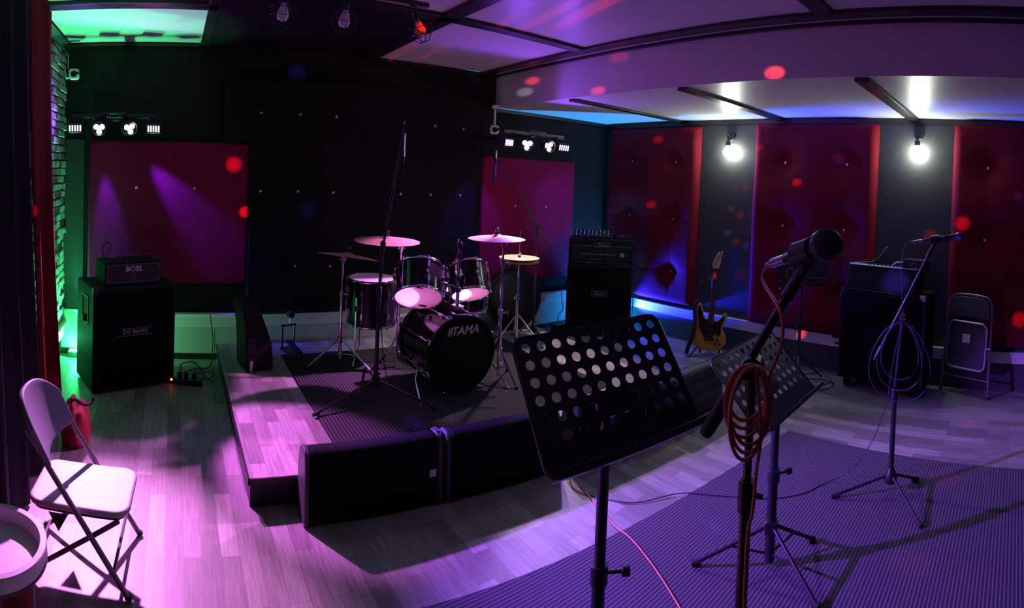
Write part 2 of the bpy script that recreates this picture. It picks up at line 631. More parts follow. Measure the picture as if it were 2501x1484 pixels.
# tall dark cover board right of the red panel and stone cladding on the left wall
struct('trim_%d' % n, MB().bb((XL, YB - .03, .40), (-.74, YB, 1.82)), M_vinyl); n += 1
br = MB()
z = .30
row = 0
while z < 2.5:
    h = .058
    y = 2.55 - (row % 2) * .11
    while y < 4.43:
        L = random.uniform(.17, .24)
        y1 = min(y + L, 4.44)
        t = random.uniform(.012, .034)
        k = random.uniform(-.006, .006)
        vs = [(XL, y + .004, z + .004), (XL, y1, z + .004), (XL, y1, z + h), (XL, y + .004, z + h),
              (XL + t + k, y + .010, z + .009), (XL + t - k, y1 - .006, z + .008), (XL + t * .8, y1 - .007, z + h - .006), (XL + t * 1.1, y + .009, z + h - .005)]
        br.add(vs, [(0, 3, 2, 1), (4, 5, 6, 7), (0, 1, 5, 4), (1, 2, 6, 5), (2, 3, 7, 6), (3, 0, 4, 7)])
        y = y1
    z += h + .003
    row += 1
br.build('stone_cladding', M_stone, wl, angle=30)
MB().bb((XL, 2.5, .28), (XL + .006, 4.45, 2.53)).build('stone_joint_bed', M_mortar, wl)
struct('trim_%d' % n, MB().bb((XL, 2.4, .20), (XL + .05, YB, .285)), M_skirt, bevel=.004); n += 1
struct('trim_%d' % n, MB().bb((XL, 2.4, 2.52), (XL + .05, YB, 2.60)), M_strip); n += 1


# ---------------------------------------------------------------- padded panels
def button_row(t, pts, side):
    for p in pts:
        if side == 'back':
            M = axis_m(p, (0, -1, 0))
        else:
            M = axis_m(p, (-1, 0, 0))
        MB().lathe([(.0125, 0), (.012, .004), (.008, .007), (.0001, .0085)], 14, M).build('button', M_button, t)


def back_panel(name, label, poly, y1, y0, m, buttons, group=None):
    t = thing(name, label, 'wall panel', (0, 0, 0), 0, group)
    k = len(poly)
    M = FRONT
    mb = MB().prism([(p[0], p[1]) for p in poly], -YB + .001, -y0, M)
    mb.build('padding', m, t, bevel=.02, seg=4)
    button_row(t, [(b[0], y0 - .001, b[1]) for b in buttons], 'back')
    return t


# prism z runs along -y after FRONT: z=-y
back_panel('padded_wall_panel', 'flat red padded panel on the back wall behind the left guitar amplifier', [(-.70, .645), (.625, .645), (.625, 1.812), (-.70, 1.812)], 0, 4.425, M_red,
           [(-.30, 1.43), (.18, 1.43)])
back_panel('padded_wall_panel', 'large black padded panel with shiny buttons behind the drum kit', [(.63, .40), (2.85, .40), (2.85, 2.36), (.43, 2.36), (.43, 1.818), (.63, 1.818)], 0, 4.40, M_blackq,
           [(.71, 2.071), (1.04, 2.074), (1.355, 2.074), (1.99, 2.062), (2.30, 2.057), (2.605, 2.05), (.72, 1.425), (1.04, 1.428), (1.35, 1.427), (1.98, 1.428), (2.285, 1.427), (2.60, 1.426), (1.034, .797), (1.344, .793)])
back_panel('padded_wall_panel', 'red padded panel on the back wall under the right stage light bar', [(2.86, .56), (4.08, .56), (4.08, 1.815), (2.86, 1.815)], 0, 4.425, M_red,
           [(3.27, 1.33), (3.68, 1.32)])


def quilt(label, ya, yb, z0, z1, bys, bzs):
    t = thing('quilted_wall_panel', label, 'wall panel', (0, 0, 0), 0)
    H = .075
    bt = [(y, z) for y in bys for z in bzs]

    def fn(u, v):
        y = ya + (yb - ya) * u
        z = z0 + (z1 - z0) * v
        e = min(u, 1 - u) * abs(ya - yb)
        e2 = min(v, 1 - v) * (z1 - z0)
        edge = math.sqrt(max(0, min(1, e / .07) * (2 - min(1, e / .07)))) * math.sqrt(max(0, min(1, e2 / .06) * (2 - min(1, e2 / .06))))
        d = 0
        for (by, bz) in bt:
            r2 = (y - by) ** 2 + (z - bz) ** 2
            d += .042 * math.exp(-r2 / .010) + .018 * math.exp(-r2 / .06)
            # creases running out from each button
            d += .008 * math.exp(-((z - bz) / .02) ** 2) * math.exp(-((y - by) / .22) ** 2)
            d += .005 * math.exp(-((y - by) / .02) ** 2) * math.exp(-((z - bz) / .2) ** 2)
        wr_ = .0035 * math.sin(z * 95 + 3 * math.sin(y * 9)) * math.exp(-e / .05)
        return (XR - .002 - max(.004, (H + .01 * math.sin(5 * z + 3 * y)) * edge - d * edge + wr_ * edge), y, z)
    MB().grid(fn, 70, 96).build('quilting', M_redq, t, angle=80)
    button_row(t, [(XR - .035, b[0], b[1]) for b in bt], 'right')


quilt('red quilted panel on the right wall, nearest the back corner', 4.40, 3.13, .36, 2.24, (4.05, 3.43), (1.86, 1.255, .70))
quilt('red quilted panel on the right wall between the two lit bulbs', 2.49, 1.255, .34, 2.25, (2.15, 1.54), (1.87, 1.28, .69))
quilt('red quilted panel on the right wall behind the folded chair', 0.585, -0.70, .36, 2.26, (0.28, -.35), (1.88, 1.265, .68))

# ---------------------------------------------------------------- curtains
def curtain(name, label, x0, y0, y1, nf, amp, m, z0=.015, z1=2.60, flare=.10, cat='curtain'):
    def fn(u, v):
        y = y0 + (y1 - y0) * u
        a = amp * (1 - .45 * v)
        ph = 2 * PI * nf * u + .5 * math.sin(5 * u)
        x = x0 + a * math.sin(ph) + .25 * a * math.sin(2.3 * ph + 1 + v) + flare * (1 - v) ** 1.6
        return (x, y + .012 * math.cos(ph) + .01 * math.sin(7 * v + ph), z0 + (z1 - z0) * v)
    o = MB().grid(fn, 26 * max(2, nf), 30).build(name, m, None, angle=180)
    s = o.modifiers.new('thick', 'SOLIDIFY')
    s.thickness = .006
    tag(o, label, cat)
    return o


curtain('curtain', 'red velvet curtain at the left edge, next to the stone wall', -.80, 2.86, 3.46, 2, .035, M_curtr)
curtain('curtain', 'black velvet curtain hanging between the two red ones', -.78, 2.05, 2.84, 3, .04, M_curtb)
curtain('curtain', 'red velvet curtain nearest the camera at the left edge', -.86, 1.0, 2.03, 4, .035, M_curtr, flare=.06)

# ================================================================ stage, rugs
st = thing('stage_platform', 'low wooden stage platform with grey plank deck under the drum kit', 'stage', (1.893, 3.45, 0))
MB().bb((-1.50, -.985, .125), (1.50, .985, .14)).build('deck', M_deck, st)
MB().bb((-1.495, -.98, 0), (1.495, .98, .125)).build('skirt', M_blk, st)
MB().bb((-1.507, -.995, .112), (1.507, -.985, .141)).bb((-1.51, -.995, .112), (-1.50, .985, .141)).bb((1.50, -.985, .112), (1.51, .985, .141)).build('edge_trim', M_strip, st)
o = MB().bb((.88, 2.62, .1405), (2.86, 4.12, .147)).build('stage_mat', ribbed('stage_mat_ribs', (.004, .004, .004), (.045, .043, .046), .022, 'Y'))
tag(o, 'dark ribbed mat on the stage under the drum kit', 'mat')
rq = [(0.05, 1.82), (3.315, 1.43), (3.26, -.3), (3.1, -2.4), (0.05, -2.2)]
o = MB().prism(rq, .0005, .0075).build('ribbed_rug', ribbed('ribbed_rug_ribs', (.035, .031, .037), (.105, .094, .112), .0165, 'X'))
tag(o, 'large grey ribbed rug in the foreground under the microphone stands', 'rug')


# ================================================================ floor monitors
def wedge(label, loc, rot, L, h=.325, group='floor monitors along the stage front'):
    t = thing('floor_monitor', label, 'speaker', loc, rot, group)
    # profile in (depth, height): front bottom -> rounded ridge -> back
    prof = [(0.0, 0.02), (0.012, 0.0), (.175, 0.0), (.18, .20), (.155, h - .035), (.115, h - .006), (.078, h), (.048, h - .005), (.030, h - .02), (.020, h - .05)]

    def P(k, x0, x1):
        M = Matrix(((0, 0, 1, 0), (1, 0, 0, 0), (0, 1, 0, 0), (0, 0, 0, 1)))
        c = (.09, h * .45)
        q = [(c[0] + (p[0] - c[0]) * k, c[1] + (p[1] - c[1]) * k + (k - 1) * .0) for p in prof]
        q = [(a, max(b, 0.0)) for a, b in q]
        return q, M
    q, M = P(1, 0, 0)
    MB().prism(q, -L / 2 + .02, L / 2 - .02, M).build('cabinet', M_tolex, t, bevel=.003)
    q, M = P(1.05, 0, 0)
    for s in (-1, 1):
        MB().prism(q, s * L / 2 - .022 * s, s * L / 2, M).build('end_cap', M_cap, t, bevel=.006, seg=3)
    # curved steel grille wrapping the front face and the ridge
    g = [(-.004, .03), (.006, .16), (.014, h - .06), (.024, h - .018), (.044, h + .001), (.078, h + .005), (.115, h - .001)]
    g = smooth([(a, b, 0) for a, b in g], 4)

    def fn(u, v):
        k = v * (len(g) - 1)
        i = min(int(k), len(g) - 2)
        p = g[i].lerp(g[i + 1], k - i)
        return (-L / 2 + .024 + (L - .048) * u, p.x, p.y)
    go = MB().grid(fn, 24, 24).build('grille', M_grille2 if L < .6805 else M_grille, t, angle=60)
    so = go.modifiers.new('thick', 'SOLIDIFY')
    so.thickness = .003
    return t


wd = wedge('long black floor monitor with a small square badge, at the stage corner', (.955, 2.262, 0), R(-2.5), .68)
MB().box((.285, .0, .165), (.034, .006, .034), Matrix.Rotation(0, 4, 'X')).build('badge', M_paper, wd)
MB().bb((.325, .06, .318), (.345, .11, .336)).build('handle', M_cap, wd)
wedge('long black floor monitor right of the badged one, half hidden by the big music stand', (1.655, 2.205, 0), R(-5.5), .68)
wedge('floor monitor behind the tray of the big music stand, almost hidden', (2.43, 2.125, 0), R(-6), .64)
wedge('floor monitor with visible steel mesh between the two music stands', (3.105, 2.045, 0), R(-3), .681)


# ================================================================ left guitar stack
t = thing('speaker_cabinet', 'tall black guitar speaker cabinet lit green from behind at the left', 'speaker cabinet', (-.245, 3.805, 0), R(26.5))
W, D_, H = .638, .40, .752
MB().bb((-W / 2, 0, .012), (W / 2, D_, H)).build('body', M_tolex, t, bevel=.012, seg=3)
MB().bb((-W / 2 + .025, -.004, .035), (W / 2 - .025, .004, H - .03)).build('speaker_cloth', M_cloth, t)
hd = MB().add([(-W / 2 - .001, .12, .48), (-W / 2 - .001, .25, .48), (-W / 2 - .001, .25, .66), (-W / 2 - .001, .12, .66)], [(0, 1, 2, 3)])
hs = MB()
for a, b in (((.11, .47), (.26, .48)), ((.11, .66), (.26, .67)), ((.11, .48), (.12, .66)), ((.25, .48), (.26, .66))):
    hs.bb((-W / 2 - .006, a[0], a[1]), (-W / 2, b[0], b[1]))
hs.cyl((-W / 2 - .004, .185, .48), (-W / 2 - .004, .185, .53), .02, 10)
hs.build('side_handle', M_blkm, t)
text('logo', 'DV MARK', .043, M_dimsil, t, Matrix.Translation((.0, -.005, .425)) @ FRONT, .001, xscale=1.05, bold=.0012)
lg = MB().bb((-.135, -.006, .397), (.135, -.004, .401))
lg.bb((-.13, -.006, .449), (.13, -.004, .452))
lg.build('logo_lines', M_dimsil, t)
for x in (-.27, .27):
    for y in (.05, .35):
        MB().cyl((x, y, 0), (x, y, .014), .02, 12).build('rubber_foot', M_rub, t)
for sx in (-1, 1):
    MB().bb((sx * (W / 2 + .002), -.003, H - .04), (sx * (W / 2 - .035), .04, H + .002)).build('corner_guard', M_blkm, t, bevel=.003)

cth, sth = math.cos(R(26.5)), math.sin(R(26.5))


def dv(x, y, z):
    return (-.245 + x * cth - y * sth, 3.805 + x * sth + y * cth, z)


t = thing('amplifier_head', 'small black amplifier head with silver lettering on the left speaker cabinet', 'amplifier', dv(-.015, .02, .7545), R(26.5))
W, D_, H = .43, .21, .172
MB().bb((-W / 2, 0, .006), (W / 2, D_, H)).build('body', M_tolex, t, bevel=.006, seg=2)
MB().bb((-W / 2 + .012, -.003, .022), (W / 2 - .012, .002, H - .016)).build('front_panel', M_blk, t)
pp = MB()
for z in (.028, H - .022):
    pp.bb((-W / 2 + .014, -.005, z - .0012), (W / 2 - .014, -.002, z + .0012))
for x in (-W / 2 + .015, W / 2 - .015):
    pp.bb((x - .0012, -.005, .028), (x + .0012, -.002, H - .022))
pp.build('piping', M_dimsil, t)
text('logo', 'BOSS', .052, M_silver, t, Matrix.Translation((-.0, -.0045, .118)) @ FRONT, .001, xscale=1.05, bold=.0008)
em = MB()
em.tube([(-.012, -.004, .082), (.012, -.004, .085), (.010, -.004, .062), (-.004, -.004, .047)], .0013, 6)
em.tube([(-.002, -.004, .088), (-.005, -.004, .066), (-.014, -.004, .056)], .0013, 6)
em.tube([(-.016, -.004, .05), (0, -.004, .038), (.014, -.004, .048)], .0013, 6)
em.build('emblem', M_dimsil, t)
for x in (-.19, .19):
    for z in (.04, H - .034):
        MB().cyl((x, -.006, z), (x, -.002, z), .0042, 10).build('screw', M_steel, t)
MB().tube([(-.05, .09, H), (-.05, .09, H + .018), (.05, .09, H + .018), (.05, .09, H)], .006, 8).build('handle', M_rub, t)
for x in (-.18, .18):
    for y in (.03, .18):
        MB().cyl((x, y, 0), (x, y, .007), .01, 10).build('foot', M_rub, t)
o = MB().tube(smooth([dv(-.20, .14, .934), dv(-.205, .16, 1.0), dv(-.16, .19, 1.045), dv(-.11, .26, 1.0), dv(-.12, .36, .86), dv(-.13, .425, .78), dv(-.14, .435, .60), dv(-.15, .44, .2), dv(-.1, .46, .02)], 8), .004, 8).build('guitar_cable', M_cable)
tag(o, 'thin black cable looping over the top of the small amplifier head', 'cable')

t = thing('power_strip', 'black power strip with a tiny red light on the floor right of the left cabinet', 'power strip', (.13, 3.93, 0), R(-14))
MB().bb((-.12, -.03, 0), (.12, .03, .045)).build('housing', M_blk, t, bevel=.005)
MB().sphere((-.105, -.03, .036), .009, 10).build('indicator_light', M_redled, t)
for x in (-.05, .0, .06):
    MB().cyl((x, .0, .045), (x, .0, .085), .018, 12).build('plug', M_rub, t, bevel=.003)
o = MB().tube(smooth([(.09, 3.95, .09), (.10, 4.02, .12), (.20, 4.10, .10), (.27, 4.02, .02), (.16, 3.99, .015), (.08, 4.08, .012), (.2, 4.2, .012), (.33, 4.25, .02), (.35, 4.30, .2), (.345, 4.36, .30), (.33, 4.40, .40)], 8), .0045, 8).build('power_cable', M_cable)
tag(o, 'black power cable running from the power strip up the pale lower wall', 'cable')
o = MB().tube(smooth([(.19, 3.94, .09), (.25, 4.0, .05), (.33, 3.96, .01), (.36, 4.1, .008), (.28, 4.16, .008), (.22, 4.06, .009), (.3, 3.98, .014), (.34, 4.12, .018), (.365, 4.3, .06), (.372, 4.38, .28)], 8), .0035, 8).build('power_cable', M_cable)
tag(o, 'black cable tangled in loops on the floor beside the stage edge', 'cable')

# ================================================================ drum kit
SZ = .1475      # top of the stage mat


def hoop(mb, r, z, M, n=40, t=.006, h=.018):
    mb.lathe([(r - .001, z - h / 2), (r + t, z - h / 2), (r + t * 1.5, z), (r + t, z + h / 2), (r - .001, z + h / 2)], n, M, close=True)


def drum_parts(t, r, h, M, m_top, m_bot, lugs=6, double=True, shell=M_drum, hoops=M_chrome, skip_bottom=False, ang0=0.0):
    MB().lathe([(r, 0.006), (r, h - .006), (r - .005, h - .006), (r - .005, .006)], 44, M, close=True).build('shell', shell, t, angle=30)
    MB().lathe([(r - .0052, .007), (r - .0052, h - .007)], 44, M).f
    inner = MB()
    n = 44
    vs = [((r - .0055) * math.cos(2 * PI * j / n), (r - .0055) * math.sin(2 * PI * j / n), z) for z in (.008, h - .008) for j in range(n)]
    inner.add(vs, [(j, (j + 1) % n, n + (j + 1) % n, n + j) for j in range(n)], M)
    inner.build('inner_ply', M_inner, t)
    for nm, z, m in (('top_head', h, m_top), ('bottom_head', 0.0, m_bot)):
        vs = [((r + .001) * math.cos(2 * PI * j / n), (r + .001) * math.sin(2 * PI * j / n), z) for j in range(n)]
        MB().add(vs, [list(range(n))], M).build(nm, m, t)
    for z in (h - .002, .002):
        mb = MB()
        hoop(mb, r + .001, z, M)
        mb.build('hoop', hoops, t, angle=50)
    for i in range(lugs):
        a = 2 * PI * (i + .5) / lugs + ang0
        c, s = math.cos(a), math.sin(a)
        lb = MB()
        Rm = M @ Matrix.Rotation(a, 4, 'Z')
        for zz in ((h * .25, h * .75) if double else (h * .5,)):
            lb.box((r + .011, 0, zz), (.022, .018, .045), Rm)
        lb.cyl((r + .014, 0, .0), (r + .014, 0, h), .003, 8, M=Rm)
        for z in (h + .006, -.006):
            lb.cyl((r + .014, 0, z - .008), (r + .014, 0, z + .008), .0055, 8, M=Rm)
        lb.build('lug', M_chrome, t, bevel=.002)


# bass drum: axis along Y, head towards the camera
BX, BY, BZ, BR = 1.87, 3.07, .14 + .275, .262
t = thing('bass_drum', 'black bass drum with white lettering on its front head', 'drum', (BX, BY, SZ))
Mb = axis_m((0, .43, BZ - SZ), (0, -1, 0), (1, 0, 0))
MB().lathe([(BR - .012, .008), (BR - .012, .422), (BR - .019, .422), (BR - .019, .008)], 60, Mb, close=True).build('shell', M_drumg, t, angle=30)
for z in (.430, .0):
    mb = MB()
    mb.lathe([(BR - .014, z - .018), (BR, z - .018), (BR + .004, z - .012), (BR + .004, z + .012), (BR, z + .018), (BR - .014, z + .018)], 60, Mb, close=True)
    mb.build('hoop', M_drum, t, angle=40)
n = 60
hv = [((BR - .013) * math.cos(2 * PI * j / n), (BR - .013) * math.sin(2 * PI * j / n), .432) for j in range(n)]
MB().add(hv, [list(range(n))], Mb).build('front_head', M_bhead, t)
hv = [((BR - .013) * math.cos(2 * PI * j / n), (BR - .013) * math.sin(2 * PI * j / n), -.002) for j in range(n)]
MB().add(hv, [list(range(n))], Mb).build('rear_head', M_white_skin, t)
text('logo', 'TAMA', .078, M_silver, t, Matrix.Translation((.022, -.0045, BZ - SZ + .155)) @ FRONT, .0008, shear=.25, xscale=1.02, bold=.0022)
lm = MB()
for k in range(2):
    x = -.112 + k * .018
    lm.add([(x, -.004, BZ - SZ + .128), (x + .012, -.004, BZ - SZ + .128), (x + .026, -.004, BZ - SZ + .182), (x + .014, -.004, BZ - SZ + .182)], [(0, 1, 2, 3)])
lm.build('logo_mark', M_silver, t)
for i in range(8):
    a = 2 * PI * (i + .5) / 8
    Rm = Mb @ Matrix.Rotation(a, 4, 'Z')
    lb = MB().box((BR - .003, 0, .12), (.02, .02, .05), Rm).box((BR - .003, 0, .31), (.02, .02, .05), Rm)
    lb.cyl((BR + .006, 0, .01), (BR + .006, 0, .425), .0035, 8, M=Rm)
    lb.box((BR + .008, 0, .43), (.018, .035, .03), Rm)
    lb.box((BR + .008, 0, .0), (.018, .035, .03), Rm)
    lb.build('lug', M_chrome, t, bevel=.003)
for s in (-1, 1):
    a = Vector((s * .235, .09, .16))
    MB().tube([a, a + Vector((s * .05, -.015, .015)), a + Vector((s * .075, -.04, -.04)), Vector((s * .335, -.10, .006))], .0065, 10).build('spur', M_chrome, t)
    MB().box(tuple(a), (.04, .05, .03)).build('spur_bracket', M_chrome, t, bevel=.004)
# tom post rising from the shell
ph = BZ + BR - .012 - SZ
pm = MB().cyl((.075, .20, ph), (.075, .20, ph + .50), .0125, 14)
pm.build('tom_post', M_chrome, t)
pb = MB().box((.075, .20, ph + .012), (.07, .09, .03))
pb.cyl((.04, .20, ph + .05), (.11, .20, ph + .05), .012, 10)
pb.build('post_bracket', M_chrome, t, bevel=.005)
for z in (.12, .20, .36, .44):
    MB().cyl((.075, .20, ph + z), (.075, .20, ph + z + .035), .021, 12).cyl((.075, .20, ph + z + .018), (.075, .16, ph + z + .018), .007, 8).build('memory_clamp', M_blkm, t, bevel=.003)


def tom(label, base, ax, r, h, attach):
    t = thing('tom_drum', label, 'drum', base, 0, 'rack toms over the bass drum')
    M = axis_m((0, 0, 0), ax, (1, 0, 0))
    drum_parts(t, r, h, M, M_batter, M_reso, 6)
    a = Vector(attach) - Vector(base)
    mid = M @ Vector((0, 0, h * .5))
    d = (a - mid)
    d = d - Vector(ax).normalized() * d.dot(Vector(ax).normalized())
    d.normalize()
    p = mid + d * (r + .004)
    MB().tube([p - d * .01, p + d * .03, p.lerp(a, .6) + Vector((0, 0, .02)), a], .0095, 10).build('tom_arm', M_chrome, t)
    MB().box((0, 0, 0), (.05, .06, .07), axis_m(p, d)).build('mount_bracket', M_chrome, t, bevel=.006)
    # small round badge facing the room
    q = M @ Vector((0, -(r + .0015), h * .55))
    MB().lathe([(.013, 0), (.012, .003), (.004, .004)], 16, axis_m(q, M.to_3x3() @ Vector((0, -1, 0)))).build('badge', M_chrome, t)
    return t


post = (BX + .075, BY + .20)
t1 = tom('left rack tom over the bass drum, glowing pink on its underside', (1.645, 3.29, .765), (.27, .575, .77), .163, .225, (post[0], post[1], .80))
# gel pads and maker prints on the resonant head seen from the front
Mt = axis_m((0, 0, 0), (.27, .575, .77), (1, 0, 0))
for (x, y) in ((-.09, -.135), (.07, .125)):
    pass
t2 = tom('right rack tom beside the post, its pink underside tilted inward', (2.095, 3.34, .745), (.136, .524, .84), .138, .22, (post[0], post[1], .86))
MB().box((.075, .105, -.003), (.055, .022, .002), Mt).build('tape_strip', M_blk, t1)
MB().box((-.045, -.135, -.003), (.045, .016, .002), Mt).build('tape_strip', M_blk, t1)

# floor tom
t = thing('floor_tom', 'deep black floor tom with a white top, behind the left boom stand', 'drum', (1.535, 3.88, SZ))
M = Matrix.Translation((0, 0, .295))
drum_parts(t, .185, .345, M, M_white_skin, M_white_skin, 6, ang0=.3)
for a in (95, 215, 335):
    c, s = math.cos(R(a)), math.sin(R(a))
    MB().tube([(.207 * c, .207 * s, .52), (.207 * c, .207 * s, .06), (.225 * c, .225 * s, .006)], .006, 8).build('leg', M_chrome, t)
    MB().box((0, 0, 0), (.03, .03, .05), Matrix.Translation((.198 * c, .198 * s, .44)) @ Matrix.Rotation(R(a), 4, 'Z')).build('leg_bracket', M_chrome, t, bevel=.004)

# snare on its stand
t = thing('snare_stand', 'low chrome stand under the snare drum behind the bass drum', 'stand', (2.29, 3.74, SZ))
MB().cyl((0, 0, .08), (0, 0, .36), .011, 12).build('tube', M_chrome, t)
for a in (60, 180, 300):
    c, s = math.cos(R(a)), math.sin(R(a))
    MB().tube([(.012 * c, .012 * s, .26), (.19 * c, .19 * s, .012)], .007, 8).cyl((.012 * c, .012 * s, .09), (.10 * c, .10 * s, .14), .005, 8).build('leg', M_chrome, t)
    MB().tube([(0, 0, .36), (.10 * c, .10 * s, .375), (.192 * c, .192 * s, .375), (.197 * c, .197 * s, .40)], .006, 8).build('basket_arm', M_chrome, t)
t = thing('snare_drum', 'shallow snare drum with chrome hoops just behind the right rack tom', 'drum', (2.29, 3.74, SZ + .383))
drum_parts(t, .178, .14, Matrix.Translation((0, 0, .006)), M_white_skin, M_white_skin, 8, double=False)
MB().box((.2, 0, .075), (.03, .06, .09)).build('strainer', M_chrome, t, bevel=.005)


def tripod(t, z, rad, a0, m, r=.007, foot=M_rub, zl=None, braces=True, zt=0.0):
    for k in range(3):
        a = a0 + k * 2 * PI / 3
        c, s = math.cos(a), math.sin(a)
        lg = MB().tube([(.014 * c, .014 * s, z), (rad * c, rad * s, .012 + zt)], r, 10)
        if braces:
            lg.cyl((.012 * c, .012 * s, z * .42), (rad * .5 * c, rad * .5 * s, z * .5), r * .8, 8)
        o = lg.build('leg', m, t)
        MB().sphere((rad * c, rad * s, .012 + zt), (.016, .016, .012), 10).build('rubber_foot', foot, o)


def cymbal(label, loc, rad, ax, bow=.022, group=None, name='cymbal'):
    t = thing(name, label, 'cymbal', loc, 0, group)
    M = axis_m((0, 0, 0), ax)
    pr = [(.006, .0), (.02, -.001), (.045, -.010), (.055, -.014)]
    k = 9
    for i in range(1, k + 1):
        u = i / k
        pr.append((.055 + (rad - .055) * u, -.014 - bow * u ** 1.5))
    top = pr
    bot = [(a, b - .0016) for a, b in reversed(pr)]
    MB().lathe(top + bot, 64, M, close=True).build('plate', M_brass, t, angle=50)
    # felt and wing nut
    MB().cyl((0, 0, .0), (0, 0, .018), .014, 14, M=M).build('felt', M_rub, t)
    MB().cyl((0, 0, .018), (0, 0, .05), .005, 10, M=M).box((0, 0, .034), (.034, .008, .014), M).build('wing_nut', M_chrome, t, bevel=.002)
    return t


def cym_stand(label, base, zc, a0, top, rad=.27, hub=.27, group=None, lean=None):
    """straight or kinked chrome cymbal stand; zc heights of the joints; top = tip"""
    t = thing('cymbal_stand', label, 'stand', base, 0, group)
    tp = Vector(top) - Vector(base)
    MB().cyl((0, 0, .03), (0, 0, zc[0]), .0135, 14).build('lower_tube', M_chrome, t)
    MB().cyl((0, 0, zc[0] - .02), (0, 0, zc[1]), .0105, 14).build('middle_tube', M_chrome, t)
    MB().tube([(0, 0, zc[1] - .02), (0, 0, zc[2]), tuple(tp)], [.0085, .008, .005], 12).build('upper_tube', M_chrome, t)
    for z in (zc[0], zc[1]):
        MB().cyl((0, 0, z - .03), (0, 0, z + .014), .02, 14).cyl((0, 0, z - .01), (.035, -.02, z - .01), .006, 8).box((.042, -.022, z - .01), (.008, .014, .034)).build('clamp', M_chrome, t, bevel=.003)
    MB().cyl((0, 0, zc[2] - .022), (0, 0, zc[2] + .02), .016, 12).cyl((-.03, 0, zc[2]), (.03, 0, zc[2]), .006, 8).build('tilter', M_chrome, t, bevel=.002)
    MB().cyl((0, 0, hub - .03), (0, 0, hub + .015), .021, 14).build('hub', M_chrome, t)
    tripod(t, hub, rad, a0, M_chrome, .007)
    return t


cym_stand('tall chrome cymbal stand at the left end of the drum kit', (1.27, 3.83, SZ), (.30, .55, .80), R(-50), (1.30, 3.82, 1.0), .27, .20)
cymbal('large ride cymbal at the left of the kit, seen almost edge on', (1.305, 3.815, 1.005), .235, (.15, .12, 1), .022)
cym_stand('slim chrome stand beside the floor tom holding the reddish crash cymbal', (1.68, 3.68, SZ), (.38, .70, .90), R(90), (1.555, 3.655, 1.14), .22, .24)
cymbal('crash cymbal high on the left, partly hidden by the boom stand pole', (1.55, 3.655, 1.143), .245, (.0, -.025, 1), .022)
cym_stand('slender chrome cymbal stand right of the bass drum', (2.24, 3.15, SZ), (.50, .86, .98), R(35), (2.195, 3.165, 1.20), .20, .23)
cymbal('crash cymbal on the right, shining nearly white', (2.19, 3.168, 1.203), .205, (-.01, .0, 1), .02)

# hi-hat
t = thing('hi_hat_stand', 'chrome hi-hat stand with its pedal at the right end of the kit', 'stand', (2.86, 3.775, SZ))
MB().cyl((0, 0, .02), (0, 0, .42), .0135, 14).build('lower_tube', M_chrome, t)
MB().cyl((0, 0, .40), (0, 0, .72), .0105, 14).build('upper_tube', M_chrome, t)
MB().cyl((0, 0, .70), (0, 0, 1.0), .0035, 8).build('pull_rod', M_steel, t)
MB().cyl((0, 0, .40), (0, 0, .445), .02, 14).cyl((0, 0, .42), (-.045, -.02, .42), .006, 8).box((-.05, -.022, .42), (.01, .016, .03)).build('clamp', M_chrome, t, bevel=.003)
MB().cyl((0, 0, .715), (0, 0, .735), .022, 16).build('seat_cup', M_blk, t)
tripod(t, .26, .25, R(60), M_chrome, .008)
MB().box((-.06, -.20, .05), (.07, .24, .012), Matrix.Rotation(R(6), 4, 'X')).build('foot_pedal', M_steel, t, bevel=.004)
MB().bb((-.09, -.32, 0), (-.03, -.06, .008)).build('pedal_plate', M_steel, t)
cymbal('lower hi-hat cymbal, the underside one of the pair', (2.86, 3.775, SZ + .737), .178, (0, 0, -1), .014, name='hi_hat_cymbal')
cymbal('upper hi-hat cymbal with clutch, on the chrome hi-hat stand', (2.86, 3.775, SZ + .768), .178, (.0, -.035, 1), .014, name='hi_hat_cymbal')

# kick pedal left at the rear of the stage
t = thing('kick_pedal', 'black bass drum pedal standing alone at the rear left of the stage', 'drum pedal', (.98, 4.20, .14), R(15))
MB().bb((-.06, -.13, 0), (.06, .10, .012)).build('base_plate', M_blkm, t, bevel=.003)
for s in (-1, 1):
    MB().cyl((s * .055, .06, .01), (s * .055, .06, .21), .008, 10).build('post', M_blkm, t)
MB().cyl((-.07, .06, .20), (.07, .06, .20), .008, 10).build('axle', M_blkm, t)
MB().box((0, -.03, .06), (.06, .20, .01), Matrix.Rotation(R(14), 4, 'X')).build('footboard', M_rub, t, bevel=.003)
MB().cyl((.01, .06, .20), (.01, .05, .29), .005, 8).build('beater_shaft', M_chrome, t)
MB().cyl((.01, .075, .29), (.01, .02, .29), .026, 16).build('beater', M_rub, t, bevel=.005)

# drum gig bag
t = thing('drum_bag', 'round black padded drum bag standing on edge behind the hi-hat', 'bag', (3.14, 4.19, .145), R(-3))
Mg = axis_m((0, .14, .29), (0, -1, 0), (1, 0, 0))
MB().lathe([(.001, .0), (.25, .0), (.282, .03), (.29, .06), (.29, .16), (.282, .19), (.25, .215), (.001, .22)], 48, Mg).build('body', mat('black_nylon', (.005, .005, .0055), .8, spec=.2, bump=(400, .4, .001)), t, angle=50)
mb = MB()
mb.lathe([(.288, .10), (.294, .102), (.294, .118), (.288, .12)], 48, Mg, close=True)
mb.build('zip', M_rub, t)
MB().tube([(-.10, 0, .565), (-.09, 0, .62), (.09, 0, .62), (.10, 0, .565)], .012, 8).build('handle', M_rub, t)

